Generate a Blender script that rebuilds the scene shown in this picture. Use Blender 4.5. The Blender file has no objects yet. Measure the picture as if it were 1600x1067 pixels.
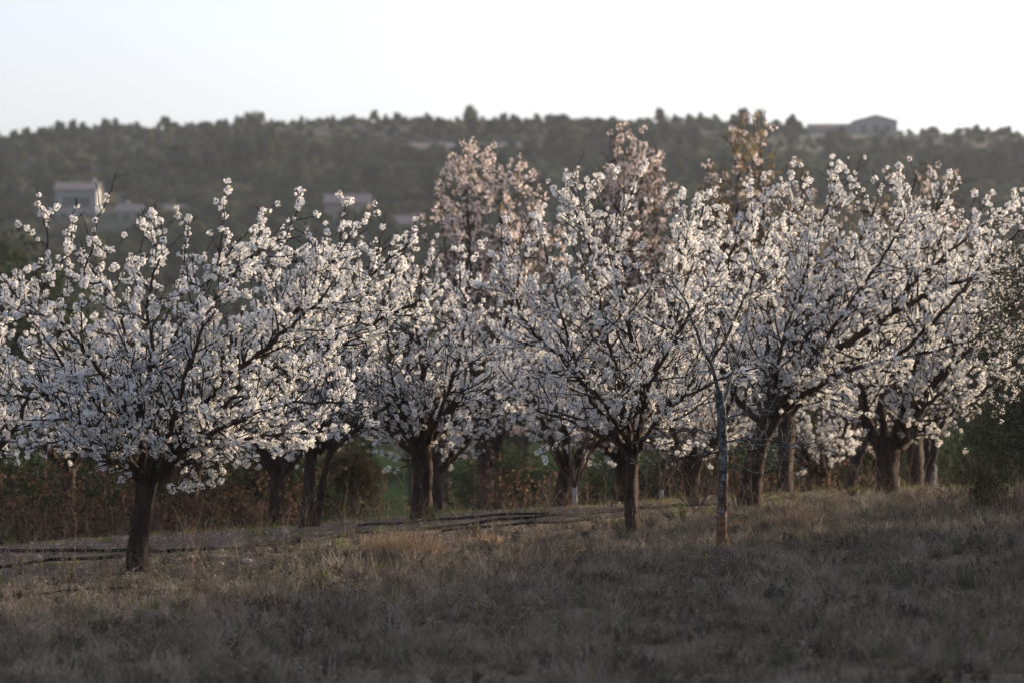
import bpy, math, random
import numpy as np
from mathutils import Vector, Euler

SC = bpy.context.scene
COL = SC.collection
rnd = random.Random(7)
RNG = np.random.default_rng(11)
PI = math.pi
R = math.radians

# ------------------------------------------------------------------ camera
FPX, HOR, ZC = 6000.0, 640.0, 1.7          # focal length in photo pixels, horizon row, eye height
cd = bpy.data.cameras.new('camera')
cam = bpy.data.objects.new('camera', cd)
COL.objects.link(cam)
SC.camera = cam
cam.location = (0, 0, ZC)
cam.rotation_euler = (PI / 2, 0, 0)
cd.sensor_width = 36
cd.lens = 135
cd.shift_y = (HOR - 533.5) / 1600
cd.clip_start = 0.5
cd.clip_end = 4000
cd.dof.use_dof = True
cd.dof.focus_distance = 41.5
cd.dof.aperture_fstop = 2.3

# ------------------------------------------------------------------ sky, sun, exposure
SUN_EL, SUN_AZ = 12.0, 55.0
w = bpy.data.worlds.new('World')
SC.world = w
w.use_nodes = True
wn, wl = w.node_tree.nodes, w.node_tree.links
sky = wn.new('ShaderNodeTexSky')
sky.sky_type = 'NISHITA'
sky.sun_disc = False
sky.sun_elevation = R(SUN_EL)
sky.sun_rotation = R(SUN_AZ)
sky.air_density = 1.0
sky.dust_density = 3.2
sky.ozone_density = 2.0
hs = wn.new('ShaderNodeHueSaturation')
hs.inputs['Saturation'].default_value = 0.5
wl.new(sky.outputs[0], hs.inputs['Color'])
wb = wn.new('ShaderNodeMix')              # daylight white balance
wb.data_type = 'RGBA'
wb.blend_type = 'MULTIPLY'
wb.inputs[0].default_value = 1
wb.inputs[7].default_value = (.97, .975, 1.11, 1)
wl.new(hs.outputs[0], wb.inputs[6])
bg = wn['Background']
wl.new(wb.outputs[2], bg.inputs[0])
bg.inputs[1].default_value = 0.14
sl = bpy.data.lights.new('sun', 'SUN')
sl.energy = 5.0
sl.angle = R(0.55)
sl.color = (1.0, 0.79, 0.55)
sun = bpy.data.objects.new('sun', sl)
COL.objects.link(sun)
sdir = Vector((math.sin(R(SUN_AZ)) * math.cos(R(SUN_EL)), math.cos(R(SUN_AZ)) * math.cos(R(SUN_EL)), math.sin(R(SUN_EL))))
sun.rotation_euler = sdir.to_track_quat('Z', 'Y').to_euler()
sun.location = (60, 60, 60)
vs = SC.view_settings
vs.view_transform = 'Standard'
vs.look = 'None'
vs.gamma = 1
vs.exposure = 1.2
vs.use_curve_mapping = False
SC.cycles.use_denoising = True
SC.cycles.max_bounces = 6
SC.cycles.diffuse_bounces = 3
SC.cycles.transmission_bounces = 3
SC.cycles.volume_bounces = 0
SC.cycles.sample_clamp_indirect = 4


# ------------------------------------------------------------------ helpers
def at(px, py, D):
    return np.array(((px - 800) / FPX * D, D, ZC - (py - HOR) / FPX * D))


def sstep(a, b, x):
    t = np.clip((x - a) / (b - a), 0, 1)
    return t * t * (3 - 2 * t)


RIDGE_PX = [-2500, -400, 0, 200, 400, 600, 750, 900, 1100, 1250, 1400, 1500, 1600, 2000, 4000]
RIDGE_PY = [300, 250, 222, 206, 194, 191, 190, 190, 193, 203, 210, 208, 213, 235, 300]
RY = 900.0


def crest_y(x):
    return np.interp(x, [-40, -6.2, -2.6, -1.2, 1.7, 5.4, 12, 40], [40, 46.2, 49.6, 51.0, 53.0, 57.5, 60, 64])


def hz(x, y):
    """ground height"""
    x = np.asarray(x, float)
    y = np.asarray(y, float)
    xs = np.clip(x, -14, 16)
    p = 0.03 * (xs + 3.9) + 0.018 * (np.clip(y, -40, 60) - 40)
    p = np.where(p > 0.3, 0.3 + 0.28 * np.tanh((p - 0.3) / 0.28), p)
    p = p + 0.05 * np.sin(x * 0.9 + 1.3 * np.sin(y * 0.35)) * np.sin(y * 0.7 + .6) * 0.5
    c = crest_y(x)
    low = -1.0 + 0.15 * np.sin(x * .05 + y * .03) - 0.004 * np.clip(y - 60, 0, 100)
    k = sstep(0.3, 5.5, y - c)
    z = p * (1 - k) + low * k
    rise = np.clip((y - 420) / (RY - 420), 0, 1)
    pxr = x / RY * FPX + 800
    zr = ZC + (HOR - np.interp(pxr, RIDGE_PX, RIDGE_PY)) / FPX * RY
    h = zr * (0.9 * rise + 0.1 * sstep(0, 1, rise)) + sstep(420, 520, y) * (1.6 * np.sin(x * .045 + 1) * np.sin(y * .033) + .8 * np.sin(x * .11 + y * .07)) * (1 - sstep(.8, 1, rise))
    back = np.clip((y - RY) / 260, 0, 1)
    h = h - back * back * 60
    return z * (1 - sstep(420, 480, y)) + np.where(y > 420, h, 0)


def hz1(x, y):
    return float(hz(x, y))


def unit(v):
    v = np.asarray(v, float)
    return v / (np.linalg.norm(v) + 1e-9)


def perp(t, g=RNG):
    v = g.normal(size=3)
    v -= t * np.dot(v, t)
    return unit(v)


class MB:
    """collects vertices and faces of one mesh; faces may be quads and triangles"""

    def __init__(self):
        self.v, self.f, self.m, self.n = [], [], [], 0

    def add(self, v, f, mat=0):
        v = np.asarray(v, float).reshape(-1, 3)
        self.v.append(v)
        n = self.n
        self.f.extend([tuple(int(i) + n for i in q) for q in f])
        self.m.extend([mat] * len(f))
        self.n += len(v)

    def tube(self, pts, rad, sides=6, cap=True, mat=0, lump=None):
        pts = np.asarray(pts, float)
        k = len(pts)
        rad = np.broadcast_to(np.asarray(rad, float), (k,))
        tan = np.gradient(pts, axis=0)
        tan /= np.linalg.norm(tan, axis=1)[:, None] + 1e-9
        a = np.array((1., 0, 0)) if abs(tan[0][0]) < .8 else np.array((0, 1., 0))
        u = unit(np.cross(tan[0], a))
        ang = np.arange(sides) * 2 * PI / sides
        ca, sa = np.cos(ang)[:, None], np.sin(ang)[:, None]
        out = []
        for i in range(k):
            u = unit(u - tan[i] * np.dot(u, tan[i]))
            b = np.cross(tan[i], u)
            rr = rad[i] if lump is None else (rad[i] * lump(i, ang))[:, None]
            out.append(pts[i] + rr * (ca * u + sa * b))
        v = np.concatenate(out)
        f = []
        for i in range(k - 1):
            o = i * sides
            for j in range(sides):
                j2 = (j + 1) % sides
                f.append((o + j, o + j2, o + sides + j2, o + sides + j))
        if cap:
            f.append(tuple(range((k - 1) * sides, k * sides)))
            f.append(tuple(reversed(range(sides))))
        self.add(v, f, mat)

    def box(self, c, s, mat=0):
        x, y, z = (np.asarray(s, float) / 2)
        v = np.array([(i * x, j * y, k * z) for k in (-1, 1) for j in (-1, 1) for i in (-1, 1)]) + np.asarray(c)
        self.add(v, [(0, 2, 3, 1), (4, 5, 7, 6), (0, 1, 5, 4), (2, 6, 7, 3), (0, 4, 6, 2), (1, 3, 7, 5)], mat)

    def mesh(self, name, mats, smooth=True):
        me = bpy.data.meshes.new(name)
        v = np.concatenate(self.v) if self.v else np.zeros((0, 3))
        me.from_pydata(v.tolist(), [], self.f)
        for m in (mats if isinstance(mats, (list, tuple)) else [mats]):
            me.materials.append(m)
        if any(self.m):
            me.polygons.foreach_set('material_index', self.m)
        if smooth:
            me.polygons.foreach_set('use_smooth', [True] * len(me.polygons))
        me.update()
        return me

    def build(self, name, mats, parent=None, smooth=True):
        return link(name, self.mesh(name, mats, smooth), parent)


def link(name, me, parent=None, loc=None):
    o = bpy.data.objects.new(name, me)
    COL.objects.link(o)
    if parent is not None:
        o.parent = parent
    if loc is not None:
        o.location = loc
    return o


def tag(o, label=None, cat=None, group=None, kind=None):
    if label:
        o['label'] = label
    if cat:
        o['category'] = cat
    if group:
        o['group'] = group
    if kind:
        o['kind'] = kind
    return o


def empty(name, loc, rz=0, s=1.0):
    o = bpy.data.objects.new(name, None)
    o.empty_display_size = .2
    COL.objects.link(o)
    o.location = loc
    o.rotation_euler = (0, 0, rz)
    o.scale = (s, s, s)
    return o


def copy_tree(o, parent=None):
    c = o.copy()
    COL.objects.link(c)
    c.parent = parent
    for ch in list(o.children):
        copy_tree(ch, c)
    return c


# ------------------------------------------------------------------ materials
def mat(name, build):
    m = bpy.data.materials.new(name)
    m.use_nodes = True
    nt = m.node_tree
    nt.nodes.clear()
    out = nt.nodes.new('ShaderNodeOutputMaterial')
    build(nt, out)
    return m


def nd(nt, t, **kw):
    n = nt.nodes.new(t)
    for k, v in kw.items():
        if k in n.inputs:
            n.inputs[k].default_value = v
        else:
            setattr(n, k, v)
    return n


def ramp(nt, fac, stops):
    r = nt.nodes.new('ShaderNodeValToRGB')
    e = r.color_ramp.elements
    while len(e) < len(stops):
        e.new(.5)
    for q, (p, c) in zip(e, stops):
        q.position = p
        q.color = (*c, 1)
    nt.links.new(fac, r.inputs[0])
    return r.outputs[0]


def mixc(nt, fac, a, b):
    m = nt.nodes.new('ShaderNodeMix')
    m.data_type = 'RGBA'
    L = nt.links.new
    for s, v in ((m.inputs[0], fac), (m.inputs[6], a), (m.inputs[7], b)):
        if isinstance(v, bpy.types.NodeSocket):
            L(v, s)
        elif isinstance(v, (int, float)):
            s.default_value = v
        else:
            s.default_value = (*v, 1)
    return m.outputs[2]


def noise(nt, scale, detail=4, rough=.6, coord='Object', stretch=None):
    tc = nt.nodes.new('ShaderNodeTexCoord')
    n = nd(nt, 'ShaderNodeTexNoise', Scale=scale, Detail=detail, Roughness=rough)
    src = tc.outputs[coord]
    if stretch:
        mp = nt.nodes.new('ShaderNodeMapping')
        mp.inputs['Scale'].default_value = stretch
        nt.links.new(src, mp.inputs[0])
        src = mp.outputs[0]
    nt.links.new(src, n.inputs['Vector'])
    return n.outputs[0]


def finish(nt, out, col, rough=.9, bump=None, bstr=.5, bdist=.01, spec=.2):
    p = nd(nt, 'ShaderNodeBsdfPrincipled', Roughness=rough)
    p.inputs['Specular IOR Level'].default_value = spec
    if isinstance(col, bpy.types.NodeSocket):
        nt.links.new(col, p.inputs['Base Color'])
    else:
        p.inputs['Base Color'].default_value = (*col, 1)
    if bump is not None:
        b = nd(nt, 'ShaderNodeBump', Strength=bstr, Distance=bdist)
        nt.links.new(bump, b.inputs['Height'])
        nt.links.new(b.outputs[0], p.inputs['Normal'])
    nt.links.new(p.outputs[0], out.inputs[0])


def simple(name, a, b, scale, rough=.9, bstr=.5, bdist=.01, stretch=None, spec=.2, coord='Object'):
    def f(nt, out):
        n = noise(nt, scale, 6, .65, coord, stretch)
        finish(nt, out, ramp(nt, n, [(.3, a), (.7, b)]), rough, n, bstr, bdist, spec)
    return mat(name, f)


def leafy(name, cols, trans=.35, tcol=None, jitter=.25):
    """thin leaf or petal: diffuse front plus light passing through; tint varies per piece"""
    def f(nt, out):
        oi = nt.nodes.new('ShaderNodeObjectInfo')
        geo = nt.nodes.new('ShaderNodeNewGeometry')
        add = nd(nt, 'ShaderNodeMath', operation='ADD')
        nt.links.new(oi.outputs['Random'], add.inputs[0])
        nt.links.new(geo.outputs['Random Per Island'], add.inputs[1])
        fr = nd(nt, 'ShaderNodeMath', operation='FRACT')
        nt.links.new(add.outputs[0], fr.inputs[0])
        k = len(cols)
        c = ramp(nt, fr.outputs[0], [(i / max(1, k - 1), q) for i, q in enumerate(cols)])
        d = nt.nodes.new('ShaderNodeBsdfDiffuse')
        t = nt.nodes.new('ShaderNodeBsdfTranslucent')
        nt.links.new(c, d.inputs[0])
        if tcol:
            t.inputs[0].default_value = (*tcol, 1)
        else:
            nt.links.new(c, t.inputs[0])
        mx = nd(nt, 'ShaderNodeMixShader')
        mx.inputs[0].default_value = trans
        nt.links.new(d.outputs[0], mx.inputs[1])
        nt.links.new(t.outputs[0], mx.inputs[2])
        nt.links.new(mx.outputs[0], out.inputs[0])
    return mat(name, f)


def bark(name, a, b, c, scale=9):
    def f(nt, out):
        n1 = noise(nt, scale, 8, .7, 'Object', (1, 1, .35))
        n2 = noise(nt, scale * 3.5, 5, .7, 'Object', (1, 1, 2.4))
        col = ramp(nt, n1, [(.25, a), (.5, b), (.78, c)])
        col = mixc(nt, ramp(nt, n2, [(.45, (0, 0, 0)), (.75, (.55, .55, .55))]), col, c)
        ad = nd(nt, 'ShaderNodeMath', operation='ADD')
        nt.links.new(n1, ad.inputs[0])
        nt.links.new(n2, ad.inputs[1])
        finish(nt, out, col, .9, ad.outputs[0], 1.0, .06, .15)
    return mat(name, f)


M = {}
M['bark'] = bark('cherry_bark', (.012, .009, .008), (.058, .040, .029), (.15, .10, .07))
M['twig'] = bark('cherry_twig', (.022, .017, .016), (.052, .04, .037), (.10, .082, .076), 25)
M['petal'] = leafy('cherry_petal', [(.78, .81, .87), (.70, .74, .81), (.79, .81, .86), (.84, .86, .89)], .38, (.86, .81, .73))
M['heart'] = leafy('cherry_heart', [(.34, .30, .10), (.20, .16, .06), (.12, .12, .045)], .3)
M['apetal'] = leafy('almond_petal', [(.84, .73, .71), (.80, .66, .64), (.86, .80, .78), (.76, .56, .54)], .4, (.84, .72, .67))
M['aleaf'] = leafy('almond_leaf', [(.24, .20, .09), (.30, .20, .10), (.19, .18, .09)], .4)
M['abark'] = bark('almond_bark', (.03, .022, .02), (.07, .05, .043), (.13, .10, .09), 15)
M['dry'] = leafy('dry_grass', [(.12, .105, .08), (.20, .175, .135), (.08, .078, .06), (.145, .118, .082), (.10, .106, .08), (.30, .255, .19), (.088, .084, .066)], .3)
M['dry_dark'] = leafy('dead_grass_dark', [(.045, .036, .03), (.06, .052, .045), (.075, .058, .045), (.05, .052, .045)], .25)
M['dry_pale'] = leafy('dead_grass_pale', [(.27, .235, .205), (.35, .305, .265), (.20, .175, .15), (.25, .19, .14)], .3)
M['forb'] = leafy('grey_green_forb', [(.10, .105, .075), (.13, .13, .095), (.075, .08, .06)], .3)
M['straw'] = leafy('straw_grass', [(.40, .275, .165), (.47, .34, .215), (.33, .215, .12), (.22, .16, .11)], .4)
M['stalk'] = leafy('weed_stalk', [(.15, .11, .08), (.24, .18, .135), (.12, .085, .065)], .1)
M['weed'] = leafy('green_weed', [(.10, .13, .035), (.15, .17, .05), (.08, .10, .035)], .4)
M['mgrass'] = leafy('meadow_blade', [(.03, .045, .016), (.045, .06, .022), (.06, .065, .03)], .3)
M['shortgrass'] = leafy('short_grass', [(.20, .18, .07), (.12, .14, .045), (.27, .23, .10)], .4)
M['juniper'] = leafy('juniper_leaf', [(.065, .05, .028), (.09, .065, .035), (.045, .04, .024)], .2)
M['ebush'] = leafy('small_evergreen_leaf', [(.036, .04, .027), (.055, .057, .04), (.026, .03, .02), (.085, .083, .06)], .25)
M['oak'] = leafy('evergreen_leaf', [(.034, .043, .021), (.05, .058, .028), (.024, .031, .017), (.065, .068, .032)], .2)
M['oak2'] = leafy('scrub_leaf', [(.070, .082, .043), (.115, .118, .058), (.05, .06, .034), (.15, .14, .07)], .2)
M['oak3'] = leafy('scrub_leaf_brown', [(.14, .125, .065), (.17, .145, .075), (.11, .10, .055)], .2)
M['bramble'] = leafy('bramble_leaf', [(.12, .058, .038), (.17, .095, .058), (.075, .046, .033), (.23, .145, .092), (.05, .038, .026), (.03, .026, .02)], .35)
M['bramstem'] = bark('bramble_stem', (.05, .03, .024), (.11, .065, .048), (.18, .12, .09), 20)
M['hose'] = simple('black_hose', (.010, .010, .010), (.022, .021, .02), 30, .9, .2, .003, spec=.08)
M['stone'] = simple('limestone', (.25, .205, .165), (.43, .375, .315), 9, .95, .6, .02)
M['lime'] = simple('whitewash', (.22, .215, .21), (.42, .41, .40), 18, .9, .4, .01)
M['meadow'] = simple('meadow_grass', (.014, .026, .010), (.028, .044, .016), .9, 1.0, .5, .05, spec=0.0)


def _soil(nt, out):
    n1 = noise(nt, .8, 6, .6)
    n2 = noise(nt, 22, 8, .75)
    n3 = noise(nt, 70, 4, .7)
    base = ramp(nt, n1, [(.35, (.165, .118, .085)), (.65, (.26, .20, .15))])
    st = ramp(nt, n2, [(.55, (0, 0, 0)), (.68, (1, 1, 1))])
    col = mixc(nt, st, base, (.37, .335, .29))
    dk = ramp(nt, n3, [(.38, (.75, .75, .75)), (.5, (0, 0, 0))])
    col = mixc(nt, dk, col, (.055, .043, .034))
    ad = nd(nt, 'ShaderNodeMath', operation='ADD')
    nt.links.new(n2, ad.inputs[0])
    nt.links.new(n3, ad.inputs[1])
    finish(nt, out, col, .95, ad.outputs[0], 1, .05, .1)


M['soil'] = mat('stony_soil', _soil)
M['hillsoil'] = simple('hill_scrub_soil', (.035, .038, .024), (.065, .064, .04), .15, .95, .3, .2)


def _lichen(nt, out):
    n1 = noise(nt, 16, 7, .7)
    n2 = noise(nt, 30, 5, .7)
    tc = nt.nodes.new('ShaderNodeTexCoord')
    sx = nt.nodes.new('ShaderNodeSeparateXYZ')
    nt.links.new(tc.outputs['Object'], sx.inputs[0])
    col = ramp(nt, n1, [(.38, (.02, .017, .015)), (.48, (.05, .05, .05)), (.58, (.16, .168, .172)), (.72, (.32, .33, .33))])
    mr = nd(nt, 'ShaderNodeMapRange')
    mr.inputs[1].default_value = .0
    mr.inputs[2].default_value = 1.5
    mr.inputs[3].default_value = .45
    mr.inputs[4].default_value = .72
    nt.links.new(sx.outputs[2], mr.inputs[0])
    gt = nd(nt, 'ShaderNodeMath', operation='GREATER_THAN')
    nt.links.new(n2, gt.inputs[0])
    nt.links.new(mr.outputs[0], gt.inputs[1])
    col = mixc(nt, gt.outputs[0], col, (.20, .095, .035))
    finish(nt, out, col, .95, n1, .9, .02, .1)


M['lichen'] = mat('lichened_bark', _lichen)


def plaster(name, a, b):
    return simple(name, a, b, .6, .9, .1, .01)


M['wall_white'] = plaster('plaster_white', (.21, .20, .20), (.27, .26, .255))
M['wall_pink'] = plaster('plaster_pink', (.21, .168, .152), (.26, .212, .192))
M['wall_cream'] = plaster('plaster_cream', (.26, .245, .225), (.32, .30, .28))
M['tile'] = simple('roof_tile', (.16, .125, .11), (.24, .195, .175), .9, .9, .5, .03)
M['pane'] = simple('window_glass', (.02, .024, .03), (.04, .045, .05), 1, .15, 0, .01, spec=.5)
M['shutter'] = simple('shutter_wood', (.12, .10, .085), (.17, .145, .12), 3, .8, .2, .01)
M['bluepost'] = simple('post_blue', (.05, .065, .10), (.08, .10, .14), 6, .7, .2, .005)
M['yellowpost'] = simple('post_yellow', (.38, .30, .06), (.50, .40, .10), 6, .7, .2, .005)

# ------------------------------------------------------------------ scatter (for what nobody could count)
GROUPS = {}


def scatter_tree(sources):
    key = tuple(s.name for s in sources)
    if key in GROUPS:
        return GROUPS[key]
    ng = bpy.data.node_groups.new('scatter', 'GeometryNodeTree')
    ng.interface.new_socket('Geometry', in_out='INPUT', socket_type='NodeSocketGeometry')
    ng.interface.new_socket('Geometry', in_out='OUTPUT', socket_type='NodeSocketGeometry')
    N, L = ng.nodes, ng.links.new
    gi, go, jn = N.new('NodeGroupInput'), N.new('NodeGroupOutput'), N.new('GeometryNodeJoinGeometry')

    def attr(name, t):
        a = N.new('GeometryNodeInputNamedAttribute')
        a.data_type = t
        a.inputs['Name'].default_value = name
        return a.outputs[0]
    rot, scl, idx = attr('rot', 'FLOAT_VECTOR'), attr('scl', 'FLOAT_VECTOR'), attr('idx', 'INT')
    e2r = N.new('FunctionNodeEulerToRotation')
    L(rot, e2r.inputs[0])
    for k, s in enumerate(sources):
        cmp_ = N.new('FunctionNodeCompare')
        cmp_.data_type = 'INT'
        cmp_.operation = 'EQUAL'
        L(idx, cmp_.inputs['A'] if cmp_.inputs['A'].type == 'INT' else cmp_.inputs[2])
        cmp_.inputs[3].default_value = k
        oi = N.new('GeometryNodeObjectInfo')
        oi.inputs[0].default_value = s
        oi.inputs['As Instance'].default_value = True
        ip = N.new('GeometryNodeInstanceOnPoints')
        L(gi.outputs[0], ip.inputs['Points'])
        L(cmp_.outputs[0], ip.inputs['Selection'])
        L(oi.outputs['Geometry'], ip.inputs['Instance'])
        L(e2r.outputs[0], ip.inputs['Rotation'])
        L(scl, ip.inputs['Scale'])
        L(ip.outputs[0], jn.inputs[0])
    L(jn.outputs[0], go.inputs[0])
    GROUPS[key] = ng
    return ng


def scatter(name, pts, rots, scls, idx, sources, parent=None):
    pts = np.asarray(pts, float)
    me = bpy.data.meshes.new(name)
    me.vertices.add(len(pts))
    me.vertices.foreach_set('co', pts.astype(np.float32).ravel())
    scls = np.asarray(scls, float)
    if scls.ndim == 1:
        scls = np.repeat(scls[:, None], 3, 1)
    a = me.attributes.new('rot', 'FLOAT_VECTOR', 'POINT')
    a.data.foreach_set('vector', np.asarray(rots, np.float32).ravel())
    a = me.attributes.new('scl', 'FLOAT_VECTOR', 'POINT')
    a.data.foreach_set('vector', scls.astype(np.float32).ravel())
    a = me.attributes.new('idx', 'INT', 'POINT')
    a.data.foreach_set('value', np.asarray(idx, np.int32))
    me.update()
    o = link(name, me, parent)
    o['kind'] = 'stuff'
    md = o.modifiers.new('scatter', 'NODES')
    md.node_group = scatter_tree(sources)
    return o


def source(name, mb, mats, smooth=False):
    return bpy.data.objects.new(name, mb.mesh(name, mats, smooth))


# ------------------------------------------------------------------ ground, meadow, hill
def grid(name, xs, ys, m, zoff=0, rough=0.0):
    X, Y = np.meshgrid(xs, ys)
    Z = hz(X, Y) + zoff
    if rough:
        Z = Z + RNG.normal(0, rough, Z.shape)
        Z[-1, :] -= rough * 0
    v = np.stack([X, Y, Z], -1).reshape(-1, 3)
    nx, ny = len(xs), len(ys)
    i = (np.arange(ny - 1)[:, None] * nx + np.arange(nx - 1)[None]).ravel()
    f = np.stack([i, i + 1, i + nx + 1, i + nx], 1)
    me = bpy.data.meshes.new(name)
    me.from_pydata(v.tolist(), [], f.tolist())
    me.materials.append(m)
    me.polygons.foreach_set('use_smooth', [True] * len(me.polygons))
    o = link(name, me)
    o['kind'] = 'structure'
    return o


def spread(lo, a, b, hi, fine, n):
    t = np.linspace(0, 1, n) ** 2.2
    return np.unique(np.round(np.concatenate([a - (a - lo) * t, np.arange(a, b, fine), b + (hi - b) * t]), 4))


gx = spread(-400, -13, 14, 400, .16, 30)
ground = grid('ground', gx, spread(-45, 20, 60, 72, .16, 20), M['soil'], 0, .012)
meadow = grid('meadow', spread(-400, -30, 30, 400, 3, 20), np.concatenate([np.linspace(71.5, 150, 20), np.linspace(160, 440, 20)]), M['meadow'], -.02)
hill = grid('hill', np.linspace(-400, 400, 120), np.linspace(438, 1150, 120), M['hillsoil'], -.05)


# ------------------------------------------------------------------ flower clusters
def flower(mb, c, d, r, g, cup=.55, np_=5):
    d = unit(d)
    u = perp(d, g)
    v = np.cross(d, u)
    for k in range(np_):
        a = k * 2 * PI / np_ + g.normal(0, .08)
        q = math.cos(a) * u + math.sin(a) * v
        s = -math.sin(a) * u + math.cos(a) * v
        up = cup + g.normal(0, .15)
        b = c + q * r * .1
        l_ = c + q * r * .68 + s * r * .48 + d * r * up * .55
        t = c + q * r * 1.02 + d * r * up * .8
        r_ = c + q * r * .68 - s * r * .48 + d * r * up * .55
        mb.add([b, r_, t, l_], [(0, 1, 2, 3)], 0)
    a = c + d * r * .28
    mb.add([a + u * r * .16, a - u * r * .08 + v * r * .14, a - u * r * .08 - v * r * .14], [(0, 1, 2)], 1)


def cluster(seed, n, rad, fr, mats, cup=.55):
    g = np.random.default_rng(seed)
    mb = MB()
    gold = PI * (3 - 5 ** .5)
    for i in range(n):
        z = 1 - 1.75 * (i + .5) / n
        a = i * gold + seed
        d = unit(np.array((math.sqrt(max(0, 1 - z * z)) * math.cos(a), math.sqrt(max(0, 1 - z * z)) * math.sin(a), z)) + g.normal(0, .25, 3))
        flower(mb, d * rad * g.uniform(.6, 1.1), unit(d + g.normal(0, .5, 3)), fr * g.uniform(.85, 1.15), g, cup)
    for i in range(6):      # bud scales and a young leaf
        d = unit(g.normal(0, 1, 3))
        s = perp(d, g)
        mb.add([d * .008, d * rad * .95 + s * .006, d * rad * 1.35, d * rad * .95 - s * .006], [(0, 1, 2, 3)], 1)
    return source('blossom_cluster', mb, mats)


CLUST = [cluster(s, n, rad, .0165, [M['petal'], M['heart']]) for s, n, rad in ((1, 17, .037), (2, 15, .034), (3, 20, .042), (4, 11, .031), (5, 16, .038), (6, 6, .026))]
ACLUST = [cluster(21, 7, .07, .030, [M['apetal'], M['heart']], .4), cluster(22, 6, .075, .030, [M['apetal'], M['aleaf']], .4)]
mb_ = MB()
for i_ in range(7):
    d_ = unit(RNG.normal(0, 1, 3) + np.array((0, 0, .8)))
    s_ = perp(d_)
    mb_.add([d_ * .01, d_ * .05 + s_ * .011, d_ * .09, d_ * .05 - s_ * .011], [(0, 1, 2, 3)])
ACLUST.append(source('young_leaf', mb_, M['aleaf']))


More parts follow.
